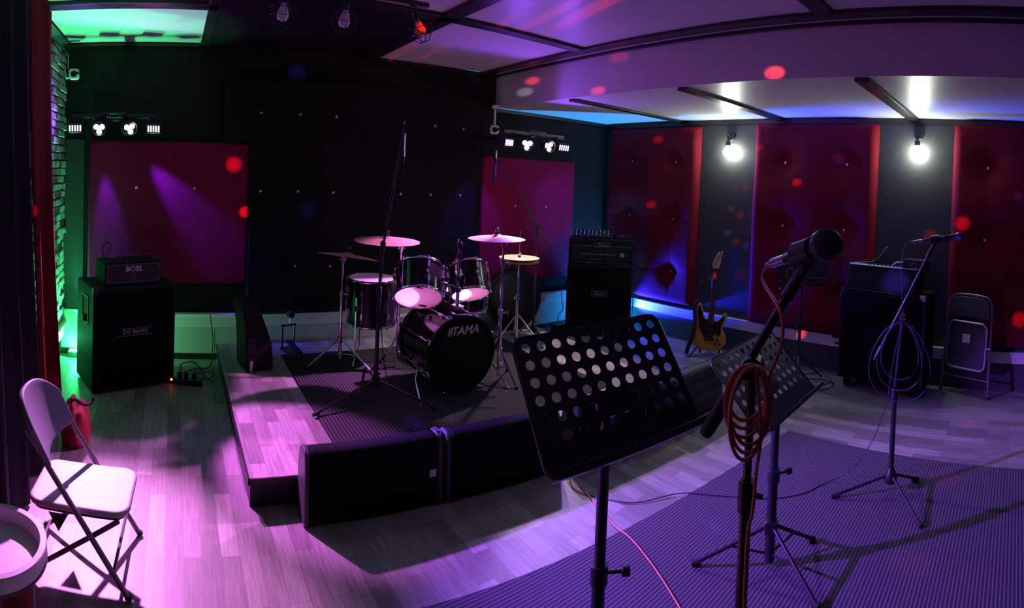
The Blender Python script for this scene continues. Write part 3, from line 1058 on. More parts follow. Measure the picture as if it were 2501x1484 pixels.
# drum fill wedge at the rear left of the stage
t = thing('stage_speaker', 'black wedge speaker leaning on its end at the rear left of the stage', 'speaker', (.60, 3.90, .14), R(12))
pf = [(-.05, 0), (.125, 0), (.14, .02), (.128, .17), (.02, .46), (-.03, .53), (-.105, .54), (-.115, .50), (-.085, .33), (-.075, .16), (-.07, .02)]
Mw = Matrix(((1, 0, 0, 0), (0, 0, -1, .11), (0, 1, 0, 0), (0, 0, 0, 1)))
MB().prism(pf, 0, .22, Mw).build('cabinet', M_tolex, t, bevel=.008, seg=3)
gr = MB().add([(.127, -.095, .185), (.127, .095, .185), (.025, .095, .455), (.025, -.095, .455)], [(0, 1, 2, 3)])
go = gr.build('grille', M_grille2, t)
so = go.modifiers.new('thick', 'SOLIDIFY'); so.thickness = .008; so.offset = 0
MB().bb((-.06, -.113, .13), (.0, -.108, .26)).build('side_handle', M_blkm, t, bevel=.003)
MB().bb((-.045, -.116, .0), (-.022, -.108, .085)).build('foot_bracket', M_steel, t)


# ================================================================ right stack in the corner
t = thing('speaker_cabinet', 'black speaker cabinet in the back right corner, lit blue from behind', 'speaker cabinet', (4.0, 3.89, 0), R(-45.8))
W, D_, H = .68, .33, .755
MB().bb((-W / 2, 0, .02), (W / 2, D_, H)).build('body', M_tolex, t, bevel=.012, seg=3)
MB().bb((-W / 2 + .03, -.004, .05), (W / 2 - .03, .004, H - .035)).build('speaker_cloth', M_cloth, t)
for x in (-.28, .28):
    for y in (.04, .28):
        MB().cyl((x, y, 0), (x, y, .022), .022, 12).build('foot', M_rub, t)


def peavey(t, x, z, s):
    fr = MB()
    for a in (-.5, .5):
        fr.bb((x - .095 * s, -.007, z + a * .055 * s - .002), (x + .095 * s, -.004, z + a * .055 * s + .002))
        fr.bb((x + a * .19 * s - .002, -.007, z - .0275 * s), (x + a * .19 * s + .002, -.004, z + .0275 * s))
    fr.build('logo_frame', M_dimsil, t)
    text('logo', 'Peavey', .052 * s, M_dimsil, t, Matrix.Translation((x, -.006, z)) @ FRONT, .001, shear=.35, bold=.0006)


peavey(t, -.0, .455, .8)
pvx, pvn = Vector((math.cos(R(-45.8)), math.sin(R(-45.8)), 0)), Vector((-math.sin(R(-45.8)), math.cos(R(-45.8)), 0))


def pv(x, y, z):
    q = Vector((4.0, 3.89, 0)) + pvx * x + pvn * y
    return (q.x, q.y, z)


t = thing('amplifier_head', 'black amplifier head with a row of knobs on the corner cabinet', 'amplifier', pv(0, .01, .7565), R(-45.8))
H = .265
MB().bb((-W / 2 + .005, 0, .008), (W / 2 - .005, .30, H)).build('body', M_tolex, t, bevel=.018, seg=4)
MB().bb((-.30, -.004, .03), (.30, .004, .19)).build('front_panel', M_blk, t)
ln = MB().bb((-.31, -.006, .19), (-.07, -.003, .1925)).bb((.07, -.006, .19), (.31, -.003, .1925)).bb((-.31, -.006, .014), (.31, -.003, .0165))
ln.build('piping', M_dimsil, t)
for i in range(14):
    MB().cyl((-.19 + i * .026, -.004, .105), (-.19 + i * .026, -.016, .105), .0075, 10).build('knob', M_dimsil, t)
MB().bb((.20, -.008, .085), (.245, -.003, .125)).build('switch_plate', M_dimsil, t, bevel=.002)
MB().tube([(-.10, -.008, .06), (-.05, -.008, .05), (-.005, -.008, .065), (.025, -.008, .105)], .002, 6).build('trim_curve', M_dimsil, t)
peavey(t, .01, .205, .78)
for x in (-.28, .28):
    for y in (.03, .26):
        MB().cyl((x, y, 0), (x, y, .01), .015, 10).build('foot', M_rub, t)
t = thing('mixing_console', 'small mixing console with rows of controls on the corner amplifier head', 'mixer', pv(-.09, .06, 1.0225), R(-45.8))
MB().add([(-.20, 0, 0), (.20, 0, 0), (.20, .2, 0), (-.20, .2, 0), (-.20, 0, .022), (.20, 0, .022), (.20, .2, .075), (-.20, .2, .075)], [(0, 3, 2, 1), (4, 5, 6, 7), (0, 1, 5, 4), (1, 2, 6, 5), (2, 3, 7, 6), (3, 0, 4, 7)]).build('chassis', M_blk, t, bevel=.004)
for i in range(9):
    for j in range(4):
        y = .03 + j * .042
        z = .022 + y * .265
        MB().cyl((-.175 + i * .042, y, z), (-.175 + i * .042, y - .002, z + .007), .0075, 8).build('knob', M_dimsil if (i + j) % 3 else M_silver, t)
t = thing('effects_pedal', 'small dark box beside the mixing console on the corner amplifier', 'pedal', pv(.19, .09, 1.0225), R(-35))
MB().bb((-.05, -.06, 0), (.05, .06, .035)).build('case', M_blk, t, bevel=.004)
MB().cyl((.02, -.03, .035), (.02, -.03, .045), .01, 12).build('switch', M_steel, t)
o = MB().tube(smooth([pv(.16, .1, 1.06), pv(.22, .06, 1.085), pv(.30, .05, 1.04), pv(.33, .03, 1.04), pv(.345, .10, 1.02), pv(.36, .2, .7), pv(.37, .25, .2), pv(.36, .28, .02)], 8), .004, 8).build('audio_cable', M_cable)
tag(o, 'thin cable running off the right side of the corner amplifier head', 'cable')
t = thing('power_adapter', 'small black power box on the floor left of the corner cabinet', 'power box', pv(-.42, .10, 0), R(10))
MB().bb((-.06, -.05, 0), (.06, .05, .085)).build('case', M_blk, t, bevel=.006)
MB().sphere((-.01, -.05, .05), .007, 8).build('indicator_light', M_steel, t)
o = MB().tube(smooth([pv(-.42, .1, .085), pv(-.42, .12, .18), pv(-.38, .2, .22), pv(-.40, .30, .3), pv(-.42, .30, .45)], 8), .004, 8).build('power_cable', M_cable)
tag(o, 'thin black cable rising behind the small power box by the corner cabinet', 'cable')
o = MB().tube(smooth([pv(-.45, .06, .02), pv(-.52, .0, .008), pv(-.62, .06, .008), pv(-.55, .14, .008), pv(-.48, .04, .012), pv(-.56, -.08, .008), pv(-.5, -.2, .008), pv(-.2, -.35, .008), pv(.1, -.3, .008)], 8), .004, 8).build('power_cable', M_cable)
tag(o, 'black cable in loops on the floor in front of the small power box', 'cable')

# ================================================================ microphone stands
def mic_parts(t, tail, head, ball_r=.0255, body_r=(.0115, .0185), steel=M_grille):
    """handheld vocal microphone from tail to centre of its ball, coordinates local to t"""
    a, b = Vector(tail), Vector(head)
    d = (b - a).normalized()
    L = (b - a).length
    M = axis_m(a, d)
    MB().lathe([(body_r[0] * .8, 0), (body_r[0], .004), (body_r[0] + .0015, L * .35), (body_r[1] * .93, L * .72), (body_r[1], L - ball_r * .95)], 24, M).build('body', mat_mic, t, angle=40)
    MB().lathe([(body_r[1], L - ball_r * 1.0), (ball_r * .98, L - ball_r * .55), (ball_r * 1.03, L - ball_r * .35), (ball_r * 1.03, L - ball_r * .05), (ball_r, L)], 28, M).build('collar', mat_mic, t, angle=30)
    mb = MB()
    pr = [(ball_r, L - .002)]
    for i in range(1, 9):
        an = PI / 2 * i / 8
        pr.append((max(.0002, ball_r * math.cos(an)), L + ball_r * 1.0 * math.sin(an)))
    mb.lathe(pr, 28, M)
    mb.build('grille', steel, t, angle=60)
    MB().lathe([(body_r[1] * .99, L * .60), (body_r[1] * 1.06, L * .61), (body_r[1] * 1.06, L * .645), (body_r[1] * .99, L * .655)], 24, M).build('clip_band', M_rub, t)
    MB().cyl(a - d * .045, a + d * .002, .0092, 16).cyl(a - d * .062, a - d * .045, .006, 12).build('plug', M_steel, t)


mat_mic = mat('dark_grey_microphone_body', (.075, .07, .085), .35, metal=.3)
M_micg = mesh_grille('black_microphone_mesh', (.035, .033, .045), (.004, .004, .004), 420, .45, .4)


def boom_stand(label, base, clutch, front, rear, feet, hub=.075, z_thick=.5, m=M_satin, rp=.0105, rb=.0075, group=None, clip=True, counter=.0115):
    t = thing('microphone_stand', label, 'microphone stand', base, 0, group)
    B = Vector(base)
    c, f, r = Vector(clutch) - B, Vector(front) - B, Vector(rear) - B
    tr = .014 if rp < .013 else rp
    MB().tube([(0, 0, hub), (0, 0, z_thick)], [rp * 1.15] * 2, 14).build('lower_tube', m, t)
    MB().cyl((0, 0, z_thick - .035), (0, 0, z_thick + .02), rp * 1.6, 14).cyl((0, 0, z_thick), (.0, -.032, z_thick), .005, 8).build('height_collar', M_blk, t, bevel=.002)
    MB().tube([(0, 0, z_thick), tuple(c)], [rp * .78] * 2, 12).build('upper_tube', m, t)
    MB().lathe([(.012, 0), (.034, .012), (.036, .04), (.024, .07), (rp * 1.3, .09)], 20, Matrix.Translation((0, 0, hub - .055))).build('hub', M_blk, t)
    for q in feet:
        v = Vector(q) - B
        lg = MB().tube([(0, 0, hub), (v.x, v.y, .014)], .0075, 10).build('leg', m, t)
        d = Vector((v.x, v.y, 0)).normalized()
        MB().tube([(v.x - d.x * .035, v.y - d.y * .035, .0165), (v.x + d.x * .01, v.y + d.y * .01, .012)], .0115, 10).build('rubber_foot', M_rub, lg)
    bd = (f - r).normalized()
    side = bd.cross(Vector((0, 0, 1))).normalized()
    ck = MB().cyl(c - side * .02, c + side * .02, .019, 16)
    ck.cyl(c + side * .02, c + side * .05, .006, 8).box((0, 0, 0), (.03, .012, .012), axis_m(c + side * .052, side))
    ck.cyl(c + Vector((0, 0, -.05)), c, .012, 12)
    ck.build('clutch', M_blk, t, bevel=.002)
    MB().tube([r + bd * .05, f], rb, 12).build('boom_arm', m, t)
    MB().tube([r, r + bd * .012, r + bd * .075, r + bd * .09], [counter * .8, counter, counter, rb], 14).build('counterweight', M_blk, t)
    return t, f, bd


def holder(t, at, d, ln=.06, r=.016):
    """microphone clip: open clamp at the tip of the boom"""
    a = Vector(at)
    d = Vector(d).normalized()
    mb = MB()
    M = axis_m(a - d * ln * .5, d)
    pr = []
    n_ = 16
    vs, fs = [], []
    for k, z in enumerate((0, ln)):
        for rr in (r, r + .004):
            for j in range(n_ + 1):
                an = R(-60) + R(300) * j / n_
                vs.append((rr * math.cos(an), rr * math.sin(an), z))
    m_ = n_ + 1
    for j in range(n_):
        for (p, q) in ((0, 2 * m_), (m_, 3 * m_)):
            fs.append((p + j, p + j + 1, q + j + 1, q + j))
        fs.append((j, j + 1, m_ + j + 1, m_ + j))
        fs.append((2 * m_ + j, 2 * m_ + j + 1, 3 * m_ + j + 1, 3 * m_ + j))
    mb.add(vs, fs, M)
    mb.build('microphone_clip', M_blk, t)


# --- foreground vocal stand
FB = (.845, .440, .0075)
ball, tail = Vector((.832, .306, 1.517)), Vector((.893, .408, 1.478))
mid = tail.lerp(ball, .55)
t, f, bd = boom_stand('black boom stand nearest the camera with the coiled orange cable', FB, (.843, .438, 1.291), (.874, .375, 1.445), (.818, .515, 1.158),
                      [(.60, .58, 0), (1.10, .55, 0), (.83, .15, 0)], z_thick=1.06, rp=.0095, rb=.0082, counter=.013)
MB().tube([f - bd * .035, f, mid + Vector((0, 0, -.022)) - Vector(FB)], [.012, .0115, .010], 12).build('swivel', M_blk, t)
t = thing('microphone', 'large round-headed vocal microphone in the foreground boom stand', 'microphone', tuple(tail))
mic_parts(t, (0, 0, 0), ball - tail, .0262, (.0105, .0185), M_micg)
holder(t, (ball - tail) * .52, ball - tail, .05, .0185)
coil = []
cx, cy = .7985, .405
ex, ez = Vector((.80, -.59, 0)).normalized(), Vector((0, 0, 1))
random.seed(3)
for k in range(6):
    ww, hh = .035 + .004 * random.random(), .048 + .0055 * k
    for i in range(16):
        a = R(95) + 2 * PI * i / 16
        sh = -.006 * k + .004 * math.sin(3 * a + k)
        ctr = Vector((.795, .413, 1.308 - hh)) + Vector((-.59, -.80, 0)) * (.004 * k - .012 + .004 * math.sin(a + k))
        coil.append(ctr + ex * (ww * math.cos(a) - .004 * (k % 3)) + ez * (hh * math.sin(a)))
tl = tail - (ball - tail).normalized() * .06
lead = [tuple(tl), (tl.x + .0, tl.y + .01, tl.z - .03), (.817, .378, 1.40), (.819, .373, 1.353), (.815, .381, 1.318), (.810, .389, 1.29), (.81, .392, 1.26), (.80, .40, 1.30)]
tail_c = [(.806, .398, 1.20), (.804, .402, 1.132), (.803, .405, 1.063), (.80, .411, 1.012), (.80, .405, .80), (.83, .38, .45), (.95, .40, .15), (1.1, .55, .018), (1.35, .75, .0125), (1.60, 1.0, .0125), (1.681, 1.135, .0125), (1.78, 1.333, .0125), (1.85, 1.519, .0125), (1.875, 1.655, .008), (1.92, 1.80, .005), (1.98, 2.0, .005)]
o = MB().tube(smooth(lead + coil + tail_c, 5), .0031, 8).build('microphone_cable', M_orange)
tag(o, 'orange cable coiled on the nearest microphone stand and trailing over the rug', 'cable')

# --- right vocal stand
RB = (2.863, .625, .0075)
t, f, bd = boom_stand('black boom stand at the right holding the slim microphone', RB, (2.862, .598, .950), (2.893, .470, 1.315), (2.838, .738, .715),
                      [(2.697, .891, 0), (2.600, .410, 0), (3.022, .511, 0)], z_thick=.53, hub=.10, rp=.0125)
tail, ball = Vector((2.884, .515, 1.369)), Vector((2.915, .312, 1.402))
MB().tube([f - bd * .03, f, (tail.lerp(ball, .35) + Vector((0, 0, -.018)) - Vector(RB))], [.012, .012, .009], 12).build('swivel', M_blk, t)
t = thing('microphone', 'slim black vocal microphone on the right boom stand', 'microphone', tuple(tail))
mic_parts(t, (0, 0, 0), ball - tail, .0235, (.012, .0195), M_micg)
holder(t, (ball - tail) * .35, ball - tail, .05, .018)
tl = tail - (ball - tail).normalized() * .06
pts = [tuple(tl), (2.872, .60, 1.345), (2.872, .622, 1.25), (2.870, .612, 1.10), (2.866, .60, 1.0), (2.862, .595, .93)]
for k, (wy, h, dx) in enumerate(((.165, .42, -.03), (.10, .30, -.035), (.12, .36, -.025))):
    for i in range(12):
        a = R(90) + 2 * PI * i / 12
        pts.append((2.862 + dx * math.sin((a - R(90)) / 2) - .004 * k, .600 + wy * math.cos(a) * (1 - .25 * math.sin(a)), .93 - h / 2 + h / 2 * math.sin(a)))
pts += [(2.855, .61, .90), (2.850, .64, .70), (2.850, .66, .50), (2.856, .69, .40), (2.862, .73, .28), (2.87, .82, .12), (2.87, .92, .03), (2.80, .985, .012), (2.66, 1.05, .0115), (2.533, 1.181, .0115), (2.40, 1.423, .0115), (2.295, 1.583, .0115), (2.087, 1.700, .006), (2.0, 1.829, .005), (1.934, 2.0, .005), (2.05, 2.15, .005)]
o = MB().tube(smooth(pts, 6), .0025, 8).build('microphone_cable', M_blcable)
tag(o, 'blue-black cable looped on the right microphone stand and running across the rug', 'cable')

# --- stage boom, left
LB = (1.318, 3.210, SZ)
t, f, bd = boom_stand('tall boom stand in front of the floor tom, reaching up the black panel', LB, (1.332, 3.206, 1.15), (1.425, 3.172, 1.835), (1.318, 3.212, 1.03),
                      [(.86, 3.03, 0), (1.60, 2.90, 0), (1.42, 3.66, 0)], z_thick=.70, hub=.12, rp=.0115)
M_tip = Vector((1.425, 3.172, 1.835)) - Vector(LB)
MB().tube([tuple(M_tip - bd * .05), tuple(M_tip), tuple(M_tip + Vector((.004, -.002, .075))), tuple(M_tip + Vector((.010, -.004, .03)))], [.010, .008, .006, .009], 12).build('swivel', M_blk, t)
t = thing('microphone', 'thin pencil microphone hanging from the tip of the left boom', 'microphone', (1.432, 3.168, 1.865))
MB().cyl((.002, 0, 0), (.004, 0, -.115), .0095, 16).build('body', M_steel, t)
MB().cyl((.004, 0, -.115), (.0045, 0, -.15), .0105, 16).build('grille', M_steel, t)
MB().cyl((.004, 0, -.150), (.005, 0, -.185), .0075, 12).build('plug', M_blk, t)
o = MB().tube(smooth([(1.437, 3.168, 1.68), (1.45, 3.19, 1.60), (1.405, 3.192, 1.55), (1.385, 3.198, 1.42), (1.352, 3.212, 1.2), (1.345, 3.228, 1.0), (1.346, 3.228, .7), (1.40, 3.30, .40), (1.50, 3.42, .16), (1.58, 3.41, .158), (1.64, 3.36, .154), (1.75, 2.95, .154), (1.95, 2.75, .154)], 6), .003, 8).build('microphone_cable', M_cable)
tag(o, 'black cable wound down the left boom stand to the stage mat', 'cable')

# --- stage boom, right
QB = (3.12, 3.86, .14)
t, f, bd = boom_stand('boom stand right of the hi-hat leaning up to the left light', QB, (3.115, 3.858, 1.17), (2.775, 4.035, 1.76), (3.20, 3.81, 1.03),
                      [(3.17, 4.13, 0), (3.36, 3.80, 0), (3.10, 3.62, 0)], z_thick=.75, hub=.10)
fq = f
MB().tube([fq - bd * .05, fq, fq + Vector((-.03, .01, .0))], .0085, 10).build('swivel', M_blk, t)
t = thing('microphone', 'dark microphone hanging under the tip of the right stage boom', 'microphone', (2.74, 4.045, 1.80))
MB().tube([(0, 0, -.24), (.004, 0, -.23), (.006, 0, -.14), (.008, 0, -.02)], [.010, .0145, .015, .012], 16).build('body', M_blk, t)
MB().cyl((.008, 0, -.02), (.010, 0, .055), .0105, 14).build('grille', M_steel, t)


# ================================================================ music stands
def music_tray(t, M, W, H, cols, rows, px, py, x0, y0, hr, m):
    """perforated sheet-metal tray; drawing plane XY, thickness along Z (+Z away from reader)"""
    T = .0018
    xe = [x0 + (i - .5) * px for i in range(cols + 1)]
    ye = [y0 + (j - .5) * py for j in range(rows + 1)]
    N = 16
    vs, fs = [], []

    def sq(cx, cy, a):
        k = max(abs(math.cos(a)), abs(math.sin(a)))
        return (cx + px / 2 * math.cos(a) / k, cy + py / 2 * math.sin(a) / k)
    for i in range(cols):
        for j in range(rows):
            cx, cy = x0 + i * px, y0 + j * py
            b = len(vs)
            for z in (0, T):
                for k in range(N):
                    a = 2 * PI * (k + .5 * 0) / N + PI / 4
                    vs.append((*sq(cx, cy, a), z))
                for k in range(N):
                    a = 2 * PI * k / N + PI / 4
                    vs.append((cx + hr * math.cos(a), cy + hr * math.sin(a), z))
            for k in range(N):
                k2 = (k + 1) % N
                fs.append((b + k, b + k2, b + N + k2, b + N + k))
                fs.append((b + 2 * N + k, b + 3 * N + k, b + 3 * N + k2, b + 2 * N + k2))
                fs.append((b + N + k, b + N + k2, b + 3 * N + k2, b + 3 * N + k))
    mb = MB().add(vs, fs, M)
    # frame around the perforated field
    inner = [(xe[0], ye[0]), (xe[-1], ye[0]), (xe[-1], ye[-1]), (xe[0], ye[-1])]
    rc = .035
    for z in (0, T):
        out = rrect(W, H, rc, 6)
        n_ = len(out)
        q = [out[k] for k in range(n_)]
        # quadrants: 0 = +x+y, 1 = -x+y, 2 = -x-y, 3 = +x-y
        cor = [inner[2], inner[3], inner[0], inner[1]]
        out2 = rrect(W, H, rc, 6)
        vs = [(*p, z) for p in q] + [(*c, z) for c in cor]
        fs = []
        seg = 7
        order = [list(range(7 * k, 7 * k + 7)) for k in range(4)]
        for k in range(4):
            o_ = order[k]
            for s in range(6):
                fs.append((o_[s], o_[s + 1], n_ + k))
        ends = [(order[0][-1], order[1][0], 0, 1), (order[1][-1], order[2][0], 1, 2), (order[2][-1], order[3][0], 2, 3), (order[3][-1], order[0][0], 3, 0)]
        for a, b, c, d in ends:
            fs.append((a, b, n_ + d, n_ + c))
        mb.add(vs, fs, M)
    rim = [(p[0], p[1]) for p in (rrect(W, H, rc, 6))]
    lo = []
    for k in range(4):
        seq = list(range(k * 7, k * 7 + 7))
        lo += seq
    path = [M @ Vector((*rim[k], T / 2)) for k in lo]
    mb.tube(path, .0035, 6, closed=True)
    mb.build('desk_panel', m, t, angle=30)


def music_stand(label, base, c, yaw, tilt, roll, W, H, feet, hub, zc, rp, group='perforated music stands', holes=True):
    t = thing('music_stand', label, 'music stand', base, 0, group)
    B = Vector(base)
    d = Vector((math.sin(yaw), math.cos(yaw), 0))
    r = Vector((math.cos(yaw), -math.sin(yaw), 0))
    u2 = Vector((0, 0, 1)) * math.cos(tilt) + d * math.sin(tilt)
    X = r * math.cos(roll) + u2 * math.sin(roll)
    Y = -r * math.sin(roll) + u2 * math.cos(roll)
    Z = X.cross(Y)          # towards the reader
    Zb = -Z
    cc = Vector(c) - B
    # panel local: x right, y up, z away from reader -> left handed fix by mirroring x
    M = Matrix(((-X.x, Y.x, Zb.x, cc.x), (-X.y, Y.y, Zb.y, cc.y), (-X.z, Y.z, Zb.z, cc.z), (0, 0, 0, 1)))
    k = W / .48
    if holes:
        music_tray(t, M, W, H, 10, 6, .0455 * k, .0445 * k, -.205 * k, H / 2 - .030 - 5 * .0445 * k, .0132 * k, M_blkm)
    else:
        MB().prism(rrect(W, H, .01, 4), 0, .002, M).build('desk_panel', M_blkm, t)
    # ledge for the sheets
    lp = MB().bb((-W / 2, -H / 2 - .004, -.055), (W / 2, -H / 2, .002), M).bb((-W / 2, -H / 2 - .004, -.058), (W / 2, -H / 2 + .014, -.055), M)
    lp.build('ledge', M_blkm, t, bevel=.0015)
    kn = M @ Vector((0, -H * .12, .03))
    MB().box((0, -H * .12, .014), (.09, .06, .028), M).cyl(M @ Vector((-.05, -H * .12, .016)), M @ Vector((.05, -H * .12, .016)), .009, 10).build('tilt_bracket', M_blkm, t, bevel=.003)
    MB().tube([(0, 0, zc - .03), (0, 0, kn.z - .10), tuple(kn)], [rp * .85, rp * .85, rp * .8], 14).build('upper_tube', M_satin, t)
    MB().cyl((0, 0, .02), (0, 0, zc), rp, 16).build('lower_tube', M_satin, t)
    MB().cyl((0, 0, zc - .045), (0, 0, zc + .01), rp * 1.3, 16).cyl((0, 0, zc - .015), (.058, -.045, zc - .015), .0055, 8).cyl((.05, -.039, zc - .015), (.068, -.053, zc - .015), .014, 12).build('height_knob', M_blk, t, bevel=.002)
    MB().box((0, 0, hub), (.055, .055, .05), Matrix.Rotation(.5, 4, 'Z')).build('hub', M_blkm, t, bevel=.004)
    for q in feet:
        v = Vector(q) - B
        e = Vector((v.x, v.y, 0))
        lg = MB().tube([(0, 0, hub + .01), (v.x, v.y, .012)], .0085, 10)
        lg.tube([(0, 0, .045), (v.x * .52, v.y * .52, hub * .52)], .005, 8)
        o = lg.build('leg', M_satin, t)
        dd = e.normalized()
        MB().tube([(v.x - dd.x * .03, v.y - dd.y * .03, .0165), (v.x + dd.x * .008, v.y + dd.y * .008, .0115)], .012, 10).build('rubber_foot', M_rub, o)
    return t, M


music_stand('big perforated music stand in the foreground, its tray tipped back', (1.085, 1.005, .0075), (1.042, .957, 1.066), .24, .658, .064, .48, .34,
            [(.83, .80, 0), (1.33, .86, 0), (1.10, 1.32, 0)], .22, .53, .019)
music_stand('smaller-looking perforated music stand behind the coiled orange cable', (2.095, .965, .0075), (2.122, 1.035, .785), .129, .793, .101, .50, .36,
            [(1.905, 1.225, 0), (2.326, .857, 0), (1.958, .690, 0)], .165, .40, .0215)
# third stand at the back right, solid tray turned to the room, gear on it
t = thing('music_stand', 'black music stand with a solid tray in front of the right wall', 'music stand', (4.20, 1.755, 0), R(-67), 'music stand by the right wall')
Mt3 = Matrix.Translation((0, 0, .965)) @ Matrix.Rotation(R(-14), 4, 'X') @ FRONT
MB().prism(rrect(.42, .29, .008, 3), 0, .003, Mt3).build('desk_panel', M_blkm, t)
MB().bb((-.21, -.145, 0), (.21, -.075, .012), Mt3).build('front_rail', M_satin, t, bevel=.003)
for x in (-.185, -.10, .10, .185):
    MB().sphere((x, -.118, .012), .0095, 10, Mt3).build('bolt', M_chrome, t)
MB().tube([(-.13, -.07, .01), (-.13, -.02, .014), (-.10, .0, .014), (-.075, -.02, .014), (-.075, -.07, .01)], .0025, 8, M=Mt3).build('wire_loop', M_steel, t)
MB().cyl((0, .02, .02), (0, .02, .50), .013, 14).build('lower_tube', M_satin, t)
MB().cyl((0, .02, .48), (0, .015, .93), .0095, 14).build('upper_tube', M_satin, t)
MB().cyl((0, .02, .46), (0, .02, .51), .019, 14).cyl((0, .02, .485), (-.04, -.01, .485), .006, 8).build('height_knob', M_blk, t, bevel=.002)
for a in (30, 150, 270):
    c, s = math.cos(R(a)), math.sin(R(a))
    MB().tube([(.01 * c, .02 + .01 * s, .22), (.24 * c, .02 + .24 * s, .012)], .008, 10).build('leg', M_steel if a == 150 else M_satin, t)


# ================================================================ electric guitar on its stand
t = thing('guitar_stand', 'black folding guitar stand under the amber guitar', 'guitar stand', (4.36, 2.74, 0), R(-58))
MB().cyl((0, .10, .10), (0, .10, .74), .011, 12).build('post', M_blkm, t)
MB().tube([(-.06, .05, .735), (-.055, .09, .735), (.055, .09, .735), (.06, .05, .735)], .007, 8).build('neck_yoke', M_rub, t)
for s in (-1, 1):
    MB().tube([(0, .10, .22), (s * .19, -.10, .012)], .011, 10).build('leg', M_blkm, t)
    MB().tube([(s * .02, .09, .12), (s * .09, .03, .085), (s * .09, -.10, .06), (s * .09, -.115, .10)], .009, 10).build('body_arm', M_rub, t)
MB().tube([(0, .10, .24), (0, .21, .012)], .011, 10).build('leg', M_blkm, t)
t = thing('electric_guitar', 'amber electric guitar with dark pickguard standing near the right wall', 'guitar', (4.36, 2.74, .072), R(-58))
GT = Matrix.Translation((-.015, -.035, 0)) @ Matrix.Rotation(R(3.0), 4, 'Y') @ Matrix.Rotation(R(-9), 4, 'X') @ FRONT
body = smooth([(0, 0, 0), (.075, .005, 0), (.135, .035, 0), (.163, .09, 0), (.155, .14, 0), (.125, .185, 0), (.118, .225, 0), (.140, .275, 0), (.152, .325, 0), (.140, .352, 0), (.118, .345, 0), (.098, .30, 0), (.06, .272, 0), (.03, .285, 0),
               (-.03, .285, 0), (-.055, .29, 0), (-.075, .325, 0), (-.10, .405, 0), (-.128, .425, 0), (-.150, .395, 0), (-.150, .33, 0), (-.128, .255, 0), (-.122, .20, 0), (-.145, .155, 0), (-.163, .10, 0), (-.145, .04, 0), (-.08, .005, 0)], 5, closed=True)
MB().prism([(p.x, p.y) for p in body], -.020, .020, GT).build('body', M_amber, t, bevel=.007, seg=3)
c0 = Vector((0, .16, 0))
MB().prism([(p.x * .995 + 0, p.y * .995 + .0008) for p in body], -.0212, -.017, GT).build('back_edge', M_cream, t, bevel=.002)
pg = smooth([(-.118, .40, 0), (-.085, .33, 0), (-.05, .275, 0), (.05, .262, 0), (.10, .305, 0), (.128, .32, 0), (.118, .27, 0), (.10, .22, 0), (.105, .17, 0), (.09, .125, 0), (.05, .15, 0), (.03, .11, 0), (-.03, .10, 0), (-.07, .14, 0), (-.10, .19, 0), (-.115, .27, 0), (-.135, .35, 0)], 4, closed=True)
MB().prism([(p.x, p.y) for p in pg], .019, .0225, GT).build('pickguard', M_tort, t)
for y in (.235, .185, .135):
    MB().bb((-.038, y - .012, .022), (.038, y + .012, .029), GT).build('pickup', M_blk, t, bevel=.003)
MB().bb((-.045, .085, .02), (.045, .112, .034), GT).build('bridge', M_blkm, t, bevel=.003)
for (x, y) in ((.08, .09), (.10, .06), (.06, .055)):
    MB().cyl(GT @ Vector((x, y, .02)), GT @ Vector((x, y, .036)), .010, 12).build('knob', M_blk, t)
MB().tube([GT @ Vector(p) for p in ((.07, .12, .03), (.095, .07, .04), (.12, .05, .036))], .004, 8).build('tremolo_arm', M_tort, t)
MB().prism([(-.028, .27), (.028, .27), (.0215, .755), (-.0215, .755)], .004, .022, GT).build('neck', M_mapleneck, t, bevel=.004)
MB().prism([(-.0285, .245), (.0285, .245), (.0215, .755), (-.0215, .755)], .0222, .028, GT).build('fingerboard', M_rose, t)
y = .755
for k in range(22):
    y = .755 - (.755 - .105) * (1 - 2 ** (-(k + 1) / 12))
    hw = .0215 + (.755 - y) * .0137
    MB().bb((-hw, y - .0009, .028), (hw, y + .0009, .0292), GT).build('fret', M_steel, t)
MB().bb((-.022, .755, .022), (.022, .762, .032), GT).build('nut', M_blkm, t)
hd = [(-.021, .76), (.021, .76), (.036, .80), (.050, .905), (.052, .945), (.028, .915), (.012, .93), (-.040, .80), (-.038, .785)]
MB().prism(hd, .002, .018, GT).build('headstock', M_mapleneck, t, bevel=.002)
for k in range(6):
    p = Vector((-.024 + k * .0105, .80 + k * .0215, .0))
    MB().cyl(GT @ Vector((p.x + .006, p.y, .018)), GT @ Vector((p.x + .006, p.y, .028)), .0055, 10).cyl(GT @ Vector((p.x - .002, p.y + .004, .01)), GT @ Vector((p.x - .024, p.y + .010, .01)), .006, 8).build('tuner', M_blkm, t)
st_ = MB()
for k in range(6):
    x = (k - 2.5) / 2.5
    st_.tube([GT @ Vector((x * .026, .10, .034)), GT @ Vector((x * .017, .76, .031))], .0006, 4)
st_.build('strings', M_steel, t)
MB().tube([GT @ Vector(p) for p in smooth([(-.13, .42, -.01), (-.155, .44, .01), (-.165, .36, .02), (-.15, .25, .03), (-.155, .12, .04), (-.19, .0, .03), (-.20, -.055, .01)], 5)], .019, 8).build('strap', M_rub, t)


# ================================================================ right amplifier
AR = R(-96.3)
A0 = (4.27, 1.0725, 0)
ax_, an_ = Vector((math.cos(AR), math.sin(AR), 0)), Vector((-math.sin(AR), math.cos(AR), 0))


def am(x, y, z):
    q = Vector(A0) + ax_ * x + an_ * y
    return (q.x, q.y, z)


